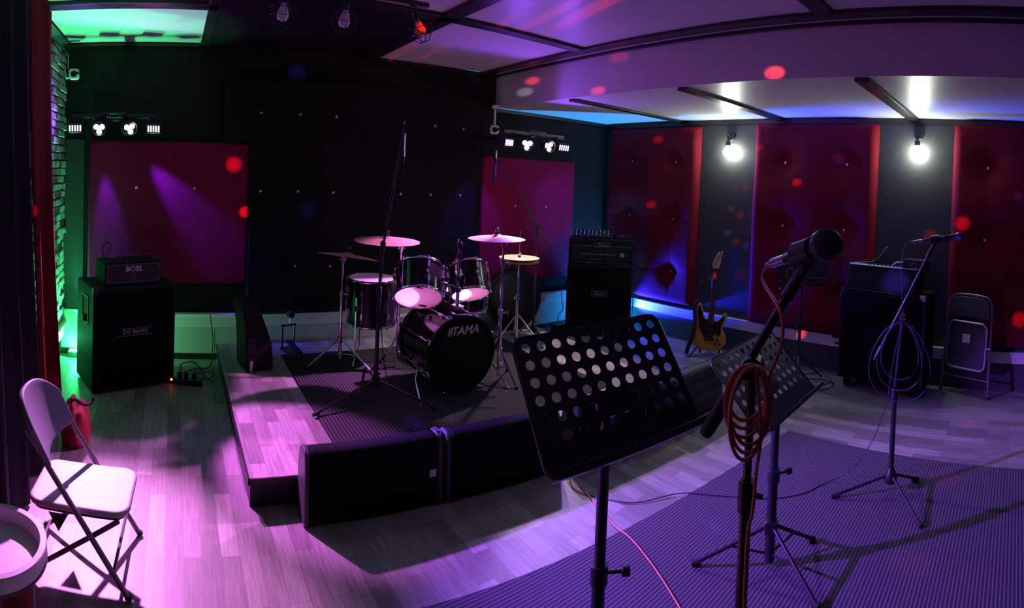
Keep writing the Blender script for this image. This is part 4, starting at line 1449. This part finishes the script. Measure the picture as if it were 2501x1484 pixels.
t = thing('speaker_cabinet', 'large black speaker cabinet on castors with a mesh front by the right wall', 'speaker cabinet', A0, AR)
W, D_, H = .735, .30, .825
MB().bb((-W / 2, 0, .075), (W / 2, D_, H)).build('body', M_tolex, t, bevel=.010, seg=3)
MB().bb((-W / 2 + .03, -.012, .105), (W / 2 - .03, .002, H - .03)).build('grille', M_grille2, t, bevel=.004)
cone = MB()
cone.lathe([(.15, .0), (.12, -.008), (.04, -.03)], 32, axis_m((0, -.006, .45), (0, -1, 0)))
for sx in (-1, 1):
    MB().bb((sx * (W / 2 + .002), -.004, H - .045), (sx * (W / 2 - .045), .045, H + .002)).build('corner_guard', M_steel if sx > 0 else M_blkm, t, bevel=.003)
    MB().bb((sx * (W / 2 + .002), -.004, .10), (sx * (W / 2 - .012), .008, H - .05)).build('edge_trim', M_satin, t)
    for y in (.05, .25):
        MB().cyl((sx * .30, y - .012, .035), (sx * .30, y + .012, .035), .035, 16).box((sx * .30, y, .06), (.05, .04, .03)).build('castor', M_rub, t)
t = thing('amplifier_head', 'wedge-fronted amplifier with pale top edge standing on the right speaker cabinet', 'amplifier', am(-.035, .02, H + .002), AR)
W2 = .60
vs = []
for x in (-W2 / 2, W2 / 2):
    vs += [(x, -.01, 0), (x, .25, 0), (x, .25, .19), (x, .05, .19)]
MB().add(vs, [(0, 3, 2, 1), (4, 5, 6, 7), (0, 1, 5, 4), (1, 2, 6, 5), (2, 3, 7, 6), (3, 0, 4, 7)]).build('body', mat('dark_grey_amp_front', (.008, .008, .010), .6, spec=.2), t, bevel=.006)
MB().bb((-W2 / 2, .045, .188), (W2 / 2, .10, .196)).build('top_panel', M_white, t, bevel=.002)
for i in range(9):
    MB().cyl((-.12 + i * .035, .072, .196), (-.12 + i * .035, .072, .207), .009, 10).build('knob', M_blk, t)
o = MB().tube(smooth([am(-.30, .10, 1.03), am(-.22, .09, 1.04), am(-.15, .12, 1.05), am(-.10, .18, 1.10), am(-.07, .22, 1.16), am(-.06, .25, 1.17)], 8), .0035, 8).build('audio_cable', M_steel)
tag(o, 'thin pale cable curling up from the amplifier on the right cabinet', 'cable')
o = MB().tube(smooth([am(-.32, .14, 1.02), am(-.28, .07, 1.05), am(-.18, .10, 1.06), am(-.25, .17, 1.05), am(-.33, .06, 1.03), am(-.36, -.02, .93), am(-.37, -.03, .80), am(-.372, -.02, .55)], 8), .003, 8).build('audio_cable', M_cable)
tag(o, 'dark cable tangle hanging off the left end of the right amplifier', 'cable')
o = MB().tube(smooth([am(.04, .10, 1.033), am(.08, .09, 1.062), am(.15, .08, 1.066), am(.21, .09, 1.033)], 8), .006, 8).build('carry_strap', M_white)
tag(o, 'short pale arched strap lying on top of the right amplifier', 'strap')
t = thing('pedal_box', 'small black box with bright knobs at the right end of the right amplifier', 'pedal', am(.24, .13, H + .193 + .005), AR)
MB().bb((-.10, -.06, 0), (.10, .06, .075)).build('case', M_blk, t, bevel=.005)
for i in range(4):
    MB().cyl((-.08 + i * .053, -.03, .075), (-.08 + i * .053, -.03, .088), .007, 10).build('knob', M_chrome, t)
MB().tube([(-.03, -.062, .02), (-.02, -.064, .045), (.01, -.064, .05), (.035, -.062, .02)], .003, 8).bb((-.03, -.064, .004), (.06, -.061, .008)).build('handle', M_steel, t)
o = MB().tube(smooth([(4.25, 1.80, .006), (4.36, 1.62, .006), (4.30, 1.46, .006), (4.12, 1.52, .006), (4.18, 1.74, .008), (4.40, 1.78, .01), (4.45, 1.58, .012), (4.28, 1.50, .014), (4.10, 1.66, .012), (4.30, 1.86, .010), (4.5, 1.7, .008), (4.56, 1.62, .08), (4.57, 1.6, .23)], 8), .0035, 8).build('power_cable', M_cable)
tag(o, 'black cables heaped on the floor left of the castored cabinet', 'cable')
t = thing('wall_socket', 'small white socket box at the end of the white ledge left of the right cabinet', 'socket', (4.60, 1.57, .235))
MB().bb((-.02, -.06, 0), (.012, .06, .075)).build('case', M_white, t, bevel=.004)
MB().bb((-.024, -.04, .03), (-.018, -.005, .05)).build('switch', M_blk, t)

# ================================================================ folding chairs
t = thing('folding_chair', 'open folding chair at the left with its pale seat brightly lit', 'chair', (-.123, 2.095, 0), -.051)
wf, wb_, bt, hb = .358, .37, .40, .60
for s in (-1, 1):
    y0, y1 = s * wf / 2, s * wb_ / 2
    p = [(0, y0, .012), (-.16, y0 * 1.005, .25), (-.33, y1, .50), (-bt, y1, hb)]
    MB().tube(smooth(p, 5), .0105, 12).build('front_leg', M_frame, t)
    MB().sphere((.003, y0, .012), (.015, .014, .012), 10).build('rubber_foot', M_rub, t)
    MB().tube([(-.045, s * .145, .275), (-.22, s * .145, .15), (-.405, s * .145, .012)], .0095, 12).build('rear_leg', M_frame, t)
    MB().sphere((-.408, s * .145, .012), (.014, .013, .012), 10).build('rubber_foot', M_rub, t)
    MB().add([(-.31, s * .165, .285), (-.235, s * .165, .285), (-.27, s * .165, .215), (-.31, s * .168, .285), (-.235, s * .168, .285), (-.27, s * .168, .215)], [(0, 1, 2), (3, 5, 4), (0, 3, 4, 1), (1, 4, 5, 2), (2, 5, 3, 0)]).build('hinge_plate', M_blkm, t)
MB().tube([(-.39, -.145, .03), (-.39, .145, .03)], .007, 8).build('stretcher', M_frame, t)
MB().tube([(-.055, -.17, .10), (-.055, .17, .10)], .007, 8).build('stretcher', M_frame, t)
# back: curved padded panel wrapping the top of the tubes


def bk(u, v):
    y = -.195 + .39 * u
    e = abs(2 * u - 1)
    top = .69 - .085 * e ** 3.2
    z = .47 + (top - .47) * v
    x = -.33 - .70 * (z - .5) * .78 - .045 * (1 - e ** 2)
    return (x + .012, y, z)


o = MB().grid(bk, 24, 10).build('backrest', M_backshade, t, angle=80)
s = o.modifiers.new('thick', 'SOLIDIFY'); s.thickness = .024; s.offset = 0
b = o.modifiers.new('round', 'BEVEL'); b.width = .008; b.segments = 3
sp = rrect(.40, .315, .06, 6, cx=-.205, cy=0)
so = MB().prism(sp, .287, .312).build('seat', M_seat, t, bevel=.011, seg=4)
MB().prism(rrect(.37, .285, .05, 5, cx=-.205), .272, .288).build('seat_pan', M_blkm, t, bevel=.003)
for (x, y, l) in ((-.235, .02, .012), (-.225, .012, .006), (-.20, .003, .010), (-.188, .0, .006), (-.15, -.015, .006), (-.175, -.06, .010)):
    MB().bb((x, y, .3115), (x + .004, y + l, .3126)).build('scuff', M_blk, t)

t = thing('folding_chair', 'folded chair leaning against the red panel at the right, paper label on its seat', 'chair', (4.455, .395, 0), R(-110))
Lc = Matrix.Rotation(R(-6), 4, 'X')
fr = [(-.215, 0, .012), (-.205, 0, .40), (-.200, 0, .70), (-.17, 0, .785), (-.10, 0, .81), (.10, 0, .81), (.17, 0, .785), (.200, 0, .70), (.205, 0, .40), (.215, 0, .012)]
MB().tube([Lc @ p for p in smooth(fr, 5)], .0115, 12).build('outer_frame', M_frame, t)
MB().tube([Lc @ Vector(p) for p in ((-.212, .0, .14), (.212, .0, .14))], .0075, 10).build('stretcher', M_frame, t)
bp_ = [(-.187, .625), (.187, .625), (.188, .71), (.16, .775), (.10, .797), (-.10, .797), (-.16, .775), (-.188, .71)]
MB().prism(bp_, -.006, .012, Lc @ FRONT).build('backrest', M_dkvinyl, t, bevel=.006)
sf = [Vector((p[0], .0, p[1])) for p in rrect(.352, .375, .055, 6, cx=0, cy=.40)]
k = []
for q in range(4):
    seq = sf[q * 7:q * 7 + 7]
    k += seq
MB().tube([Lc @ (p + Vector((0, -.022, 0))) for p in k], .010, 10, closed=True).build('seat_frame', M_steel, t)
MB().prism([(p.x, p.z) for p in k], .006, .022, Lc @ FRONT).build('seat', M_dkvinyl, t, bevel=.004)
MB().bb((-.038, .022, 0), (.035, .0235, .0), None)
MB().prism([(-.04, .42), (.028, .42), (.028, .492), (-.04, .492)], .022, .0235, Lc @ FRONT).build('label', M_paper, t)
lb = MB()
for i in range(5):
    lb.prism([(-.034, .478 - i * .011), (.012 - (i % 3) * .008, .478 - i * .011), (.012 - (i % 3) * .008, .4815 - i * .011), (-.034, .4815 - i * .011)], .0235, .0238, Lc @ FRONT)
lb.build('label_lines', M_dimsil, t)
for s in (-1, 1):
    MB().tube([Lc @ Vector((s * .190, .012, .24)), Lc @ Vector((s * .192, .02, .52))], .008, 8).build('rear_leg', M_frame, t)
    MB().cyl(Lc @ Vector((s * .178, -.02, .40)), Lc @ Vector((s * .212, -.02, .40)), .009, 10).build('hinge', M_chrome, t)
    MB().sphere(tuple(Lc @ Vector((s * .215, 0, .014))), (.015, .015, .014), 10).build('rubber_foot', M_rub, t)

# ================================================================ round tray table, cloth, bag
t = thing('tray_table', 'round white-rimmed tray table cut off by the left edge of the picture', 'table', (-.526, 1.52, 0))
r = .172
MB().lathe([(.0001, .405), (r - .022, .405), (r - .022, .411), (.0001, .411)], 56).build('tray_top', M_tray, t)
MB().lathe([(r - .022, .400), (r, .400), (r + .001, .404), (r + .001, .452), (r - .002, .455), (r - .020, .455), (r - .022, .452)], 64, close=True).build('rim', M_rim, t, angle=40)
MB().lathe([(r + .0012, .398), (r + .003, .399), (r + .003, .408), (r + .0012, .409)], 64, close=True).build('rim_band', M_blkm, t)
for a in (5, 95, 185, 275):
    c, s = math.cos(R(a)), math.sin(R(a))
    MB().tube([(.13 * c, .13 * s, .402), (.145 * c, .145 * s, .012)], .007, 10).build('leg', M_frame, t)
MB().tube([(.14 * math.cos(R(a)), .14 * math.sin(R(a)), .09) for a in range(5, 365, 20)], .005, 8, closed=True).build('leg_ring', M_frame, t)


def lump(name, label, cat, c, rr, m, seed, flat=.5):
    random.seed(seed)
    ph = [random.uniform(0, 6.28) for _ in range(9)]
    mb = MB().sphere((0, 0, 0), 1.0, 36)
    out = []
    for p in mb.v:
        k = 1 + .10 * math.sin(4 * p.x + ph[0]) * math.sin(3 * p.z + ph[1]) + .07 * math.sin(7 * p.y + ph[2] + 2 * p.z) + .05 * math.sin(11 * p.x + 5 * p.z + ph[3])
        q = Vector((p.x * rr[0] * k, p.y * rr[1] * k, p.z * rr[2] * k))
        out.append(q)
    zmin = -rr[2] * flat
    mb.v = [Vector((q.x, q.y, max(q.z, zmin) - zmin)) for q in out]
    t = thing(name, label, cat, c)
    mb.build('fabric', m, t, angle=60)
    return t


tb = lump('fabric_bag', 'slumped red fabric bag with a black strap on the floor behind the open chair', 'bag', (-.525, 3.02, 0), (.085, .12, .165), M_redbag, 5, .55)
MB().tube(smooth([(-.03, -.04, .245), (.0, -.06, .275), (.05, -.06, .25), (.09, -.04, .255), (.105, -.03, .285)], 6), .009, 8).build('strap', M_rub, tb)
lump('red_cloth', 'crumpled red cloth on the floor behind the round tray table', 'cloth', (-.535, 1.79, 0), (.075, .08, .16), M_redbag, 11, .5)

# ================================================================ stage light bars
M_lens = mat('dark_lens_glass', (.03, .02, .04), .1)


def par_bar(label, c, spots, n_):
    """bar with two round cans in the middle and two flat strobe panels outside; c is the bar's centre"""
    t = thing('stage_light_bar', label, 'stage light', c)
    MB().bb((-.34, .02, .085), (.34, .05, .115)).build('bar', M_blkm, t, bevel=.003)
    MB().bb((-.09, -.015, .112), (.09, .05, .125)).build('control_box', M_blkm, t, bevel=.002)
    MB().bb((-.03, .05, .07), (.03, .75 if n_ else .215, .10)).build('wall_arm', M_blkm, t)
    for i, x in enumerate((-.31, -.115, .12, .315)):
        for dx in (-.012, .012):
            MB().cyl((x + dx + (.07 if i < 2 else -.07), .014, .082), (x + dx + (.07 if i < 2 else -.07), .014, .098), .004, 8).build('bolt', M_chrome, t)
        yk = MB().tube([(x - .058, .0, .0), (x - .058, .03, .08), (x + .058, .03, .08), (x + .058, .0, .0)], .005, 8)
        yk.build('yoke', M_blkm, t)
        if i in (1, 2):
            tgt = spots[0] if i == 1 else spots[1]
            d = (Vector(tgt) - (Vector(c) + Vector((x, -.02, 0)))).normalized()
            d2 = (d + Vector((0, -.9, .35))).normalized()
            M = axis_m((x, -.01, 0), d2)
            MB().lathe([(.02, -.075), (.05, -.06), (.056, 0), (.056, .055), (.052, .055), (.052, .02), (.0001, .02)], 28, M).build('lamp_can', M_blkm, t, angle=40)
            le = MB()
            for k in range(3):
                a = 2 * PI * k / 3 + PI / 6 + (.25 if i == 2 else 0)
                le.lathe([(.0001, .030), (.019, .028), (.021, .0255)], 18, M @ Matrix.Translation((.026 * math.cos(a), .026 * math.sin(a), 0)))
            le.lathe([(.0001, .027), (.014, .026)], 14, M)
            le.build('led_lens', M_hot, t)
        else:
            M = axis_m((x, -.01, 0), (.25 if i == 0 else -.25, -1, -.15), (1, 0, 0))
            # x of this frame points across, y is up/down
            MB().box((0, 0, -.045), (.115, .075, .10), M).build('strobe_case', M_blkm, t, bevel=.004)
            le = MB()
            for k in range(5):
                le.box((-.042 + k * .021, 0, .007), (.011, .048, .003), M)
            le.build('led_strip', M_hotbar, t)
    return t


LBAR = (-.475, 4.245, 1.90)
RBAR = (2.985, 3.76, 1.91)
lbt = par_bar('stage light bar with four glowing lamps high on the left of the back wall', LBAR, ((-.15, 2.2, 0), (2.6, .6, 0)), 0)
rbt = par_bar('stage light bar with four glowing lamps above the right red panel', RBAR, ((.3, 2.6, 0), (1.6, .6, 0)), 1)

PINK = (1.0, .35, .95)
PURP = (.55, .16, 1.0)
LAV = (.80, .55, 1.0)
BLUE = (.10, .12, 1.0)
# beams of the round cans, followed by extra wall spots in place of haze
L1 = (LBAR[0] - .115, LBAR[1] - .10, LBAR[2] - .02)
L2 = (LBAR[0] + .12, LBAR[1] - .10, LBAR[2] - .02)
R1 = (RBAR[0] - .115, RBAR[1] - .10, RBAR[2] - .02)
R2 = (RBAR[0] + .12, RBAR[1] - .10, RBAR[2] - .02)
spot('beam_light', L1, (-.24, 1.90, 0), 1150, (.92, .28, 1.0), 36, .8, .03, lbt)
spot('beam_light', L2, (2.55, .25, 0), 3000, (.28, .08, 1.0), 34, .75, .03, lbt)
spot('beam_light', L2, (.70, 2.75, .14), 850, (.82, .17, 1.0), 24, .5, .03, lbt)
spot('beam_light', R1, (1.80, 3.40, .95), 640, (.88, .20, 1.0), 38, .6, .03, rbt)
spot('beam_light', (R1[0], R1[1], R1[2] - .06), (2.55, 3.45, .5), 130, (1.0, .72, .85), 84, .6, .03, rbt)
spot('beam_light', R2, (2.2, .4, 0), 260, (.50, .30, 1.0), 60, .8, .03, rbt)
spot('added_haze_spot', (L1[0], L1[1] + .17, L1[2] - .07), (-.50, 4.44, .9), 120, (.10, .04, 1.0), 26, .8, .02, lbt)  # added spots: purple patches on the wall stand in for hazy beams
spot('added_haze_spot', (L2[0], L2[1] + .17, L2[2] - .07), (.35, 4.44, 1.0), 170, (.10, .04, 1.0), 30, .8, .02, lbt)
spot('added_haze_spot', (RBAR[0] - .28, RBAR[1] + .02, RBAR[2] - .06), (2.75, 4.44, 1.1), 30, (.13, .05, 1.0), 55, .8, .02, rbt)
spot('added_haze_spot', (RBAR[0] + .30, RBAR[1] + .02, RBAR[2] - .06), (4.0, 4.44, 1.2), 30, (.13, .05, 1.0), 55, .8, .02, rbt)
# broad glow of the strobe panels, thrown forward into the room
spot('panel_glow', (LBAR[0] - .28, LBAR[1] - .05, LBAR[2]), (LBAR[0] + .2, LBAR[1] - 1.0, LBAR[2] + .1), 22, (.30, .07, 1.0), 140, .3, .05, lbt)
spot('panel_glow', (LBAR[0] + .29, LBAR[1] - .05, LBAR[2]), (LBAR[0] + .6, LBAR[1] - 1.0, LBAR[2] + .25), 12, (.85, .14, 1.0), 140, .3, .05, lbt)
spot('panel_glow', (RBAR[0] - .28, RBAR[1] - .05, RBAR[2]), (RBAR[0] - .6, RBAR[1] - 1.0, RBAR[2] + .2), 18, (.25, .06, 1.0), 160, .3, .05, rbt)
spot('panel_glow', (RBAR[0] + .29, RBAR[1] - .05, RBAR[2]), (RBAR[0] - .1, RBAR[1] - 1.0, RBAR[2] + .1), 14, (.25, .06, 1.0), 166, .3, .05, rbt)

# floor wash lights hidden behind the two amplifier stacks
t = thing('floor_wash_light', 'small green floor light behind the left speaker cabinet', 'floor light', (-.80, 4.40, 0))
MB().bb((-.05, -.04, 0), (.05, .04, .05)).build('case', M_blkm, t, bevel=.004)
MB().bb((-.035, -.028, .05), (.035, .028, .054)).build('led_panel', M_greenled, t)
point('wash', (-.78, 4.33, .085), 9, (.03, 1.0, .22), .015, t)
spot('wash', (-.76, 4.24, .09), (-.93, 3.95, .80), 230, (.08, 1.0, .30), 96, .8, .015, t)
spot('wash', (-.74, 4.33, .10), (.15, 4.46, .18), 55, (.20, 1.0, .38), 40, .8, .015, t)
spot('wash', (-.80, 4.40, .085), (-.36, 4.07, 2.6), 190, (.05, 1.0, .40), 36, .25, .012, t)
t = thing('floor_wash_light', 'small blue floor light behind the corner speaker cabinet', 'floor light', (4.42, 4.22, 0))
MB().bb((-.05, -.04, 0), (.05, .04, .05)).build('case', M_blkm, t, bevel=.004)
MB().bb((-.035, -.028, .05), (.035, .028, .054)).build('led_panel', M_blueled, t)
point('wash', (4.42, 4.22, .09), 12, (.02, .32, 1.0), .015, t)
spot('wash', (4.555, 4.30, .09), (4.25, 4.1, 2.3), 340, (.02, .36, 1.0), 95, .5, .012, t)
spot('wash', (4.50, 4.05, .12), (4.62, 3.0, .80), 1500, (.008, .02, 1.0), 58, .9, .02, t)

# ================================================================ wall bulbs, right wall
for (y, z, l) in ((2.775, 2.0, 'lit white bulb on the dark wall strip left of the middle quilted panel'), (.90, 2.025, 'lit white bulb on the dark wall strip above the castored cabinet')):
    t = thing('wall_lamp', l, 'lamp', (XR - .001, y, z), 0, 'lit bulbs on the right wall')
    MB().cyl((0, 0, .13), (-.025, 0, .13), .045, 20).build('wall_plate', M_blkm, t, bevel=.004)
    MB().tube([(-.02, 0, .13), (-.055, 0, .135), (-.065, 0, .12), (-.065, 0, .075)], .008, 10).build('arm', M_blkm, t)
    MB().lathe([(.012, .085), (.022, .07), (.024, .03), (.02, .03)], 18, Matrix.Translation((-.065, 0, 0))).build('socket', M_blkm, t)
    MB().lathe([(.014, .03), (.018, .018), (.042, -.008), (.049, -.032), (.042, -.060), (.022, -.076), (.0001, -.080)], 22, Matrix.Translation((-.065, 0, 0))).build('bulb', M_bulb, t, angle=80)

# ================================================================ caged pendants on a ceiling rod
t = thing('ceiling_light_rail', 'black ceiling rail with three caged bulbs over the dark ceiling panel', 'ceiling light', (.95, 2.80, 2.575))
MB().cyl((-.62, 0, 0), (.44, 0, 0), .016, 14).build('rail', M_blkm, t)
for x in (-.40, .25):
    MB().cyl((x, 0, 0), (x, 0, .047), .012, 12).build('rail_mount', M_blkm, t)
for k, (x, dr, m) in enumerate(((-.385, (-.10, .02, -1), M_glassb), (-.045, (-.12, .02, -1), M_glassb), (.345, (.50, .10, -1), M_redlit))):
    a = Vector((x, 0, -.012))
    d = Vector(dr).normalized()
    hn = MB().tube([a, a + Vector((0, 0, -.02)), a + Vector((0, 0, -.02)) + d * .02], .006, 8)
    hn.tube([a + Vector((-.016, 0, -.03)), a + Vector((-.018, 0, -.005)), a + Vector((.018, 0, -.005)), a + Vector((.016, 0, -.03))], .004, 8)
    hn.build('hinge', M_blkm, t)
    M = axis_m(a + Vector((0, 0, -.02)) + d * .018, d)
    MB().lathe([(.010, 0), (.019, .008), (.019, .045), (.016, .05)], 18, M).build('socket', M_blkm, t)
    MB().lathe([(.013, .05), (.016, .06), (.030, .098), (.032, .115), (.024, .137), (.0001, .145)], 22, M).build('bulb', m, t, angle=80)
    cg = MB()
    nr = 8
    for j in range(nr):
        an = 2 * PI * j / nr
        c_, s_ = math.cos(an), math.sin(an)
        cg.tube([M @ Vector((.019 * c_, .019 * s_, .03)), M @ Vector((.078 * c_, .078 * s_, .085)), M @ Vector((.074 * c_, .074 * s_, .125)), M @ Vector((.03 * c_, .03 * s_, .175))], .0016, 6)
    for rr, zz in ((.078, .085), (.074, .125), (.03, .175)):
        cg.tube([M @ Vector((rr * math.cos(2 * PI * j / nr), rr * math.sin(2 * PI * j / nr), zz)) for j in range(nr)], .0018, 6, closed=True)
    cg.build('wire_cage', M_blkm, t, angle=20)

# ================================================================ cameras on the wall
def wall_cam(label, loc, rz, drop):
    t = thing('wall_camera', label, 'camera', loc, rz)
    if drop:
        MB().bb((-.03, -.05, .21), (.03, .05, .235)).build('mount_plate', M_white, t, bevel=.003)
        MB().cyl((0, 0, .05), (0, 0, .215), .011, 12).build('stem', M_white, t)
    else:
        MB().tube([(-.07, .03, -.03), (-.03, .02, -.01), (0, .0, 0)], .008, 10).build('stem', M_white, t)
    ring = rrect(.088, .088, .024, 5)
    MB().prism(ring, .0, .045, FRONT @ Matrix.Translation((0, 0, -.01))).build('case', M_white, t, bevel=.008, seg=3)
    MB().lathe([(.026, .034), (.024, .039), (.0001, .040)], 24, FRONT).build('lens', mat('black_lens', (.004, .004, .004), .15), t)
    MB().bb((.0, -.0395, -.004), (.044, -.034, .016)).build('notch', M_blk, t)
    return t


wall_cam('small white square camera high in the left corner', (-.83, 4.405, 2.352), R(5), False)
wall_cam('small white camera on a drop stem at the right end of the black panel', (2.93, 4.36, 2.07), R(-25), True)
t = thing('conduit', 'thin pale cable running up the corner above the left wall camera', 'cable', (-.885, 4.43, 2.40))
MB().cyl((0, 0, 0), (-.004, 0, .17), .0035, 8).build('run', M_skirt, t)

# ================================================================ party light throwing coloured dots
PB = (1.45, -.55, 2.30)
t = thing('party_light', 'small black party light hanging from the ceiling behind the camera', 'stage light', PB)
MB().cyl((0, 0, .06), (0, 0, H1 - PB[2] - .001), .01, 10).build('stem', M_blkm, t)
MB().sphere((0, 0, 0), .06, 20).build('ball', M_blkm, t)
RED, WHT, BLU = (1.0, .04, .05), (.8, .85, 1.0), (.12, .06, 1.0)
dots = [((2.11, 2.55, 2.62), .10, RED, 1.0), ((2.20, 2.27, 2.62), .13, RED, 1.3), ((2.04, 3.97, 2.62), .05, RED, .8), ((1.84, 4.20, 2.62), .045, RED, .8), ((2.05, 3.12, 2.62), .08, RED, .7),
        ((3.01, 3.89, 2.50), .075, RED, 1.2), ((3.01, 4.0, 2.41), .085, WHT, .30), ((3.01, 3.04, 2.33), .07, RED, 1.0), ((3.01, 2.83, 2.57), .09, RED, .25), ((3.01, 1.51, 2.34), .085, RED, 1.6),
        ((4.58, 3.67, 2.10), .085, RED, .8), ((4.58, 3.72, 1.39), .085, RED, .8), ((4.58, 2.42, 2.01), .05, RED, .7), ((4.58, 2.02, 1.69), .075, RED, 1.1), ((4.58, 1.60, 1.93), .11, BLU, .8),
        ((4.63, 2.70, 1.64), .065, WHT, .18), ((4.63, 2.57, 1.63), .055, RED, .9), ((4.63, 2.73, 1.41), .065, WHT, .22), ((4.63, 2.62, 1.36), .05, RED, .9), ((4.63, 2.76, 1.17), .065, WHT, .22), ((4.63, 2.65, 1.09), .05, RED, .7),
        ((4.58, 2.46, 1.90), .07, BLU, .8), ((4.63, 2.52, 2.19), .05, RED, .6), ((4.58, 2.48, 1.08), .08, BLU, .9), ((4.58, .48, 1.40), .12, RED, 1.0), ((4.58, -.04, .61), .12, RED, .8), ((4.63, .76, 1.28), .12, RED, .5),
        ((4.58, .60, 1.77), .08, RED, .25), ((4.58, .02, 1.65), .09, BLU, .5), ((4.63, 2.58, .77), .09, RED, .35), ((4.6, 1.9, .30), .08, RED, .7), ((4.36, 2.72, .78), .06, RED, .5),
        ((.50, 4.42, 1.64), .13, RED, .9), ((.60, 4.42, 1.25), .09, RED, 1.4), ((1.02, 4.47, 2.43), .16, BLU, .5), ((1.13, 4.40, 1.27), .16, BLU, .4), ((3.1, .35, 0), .16, RED, .10), ((2.35, .40, 0), .18, RED, .10), ((2.2, 1.3, 0), .10, BLU, .4),
        ((2.35, 1.95, 0), .12, BLU, .25), ((1.40, 2.8, .15), .12, BLU, .5), ((-.80, 2.95, 1.33), .05, RED, .9), ((-.90, 4.0, 2.05), .06, RED, .5), ((1.35, 2.85, 2.45), .06, RED, .8), ((3.9, .3, 0), .12, RED, .12),
        ((4.25, .95, .93), .20, BLU, 2.5), ((4.25, 1.15, .50), .10, BLU, .5)]
for (p, rr, cc, k) in dots:
    D = (Vector(p) - Vector(PB)).length
    ang = math.degrees(2 * math.atan(rr / D))
    # constant brightness at the target whatever the distance
    spot('dot_beam', Vector(PB) + (Vector(p) - Vector(PB)).normalized() * .075, p, 80 * k * D * D, cc, max(ang * .62, .8), .9, .004, t)
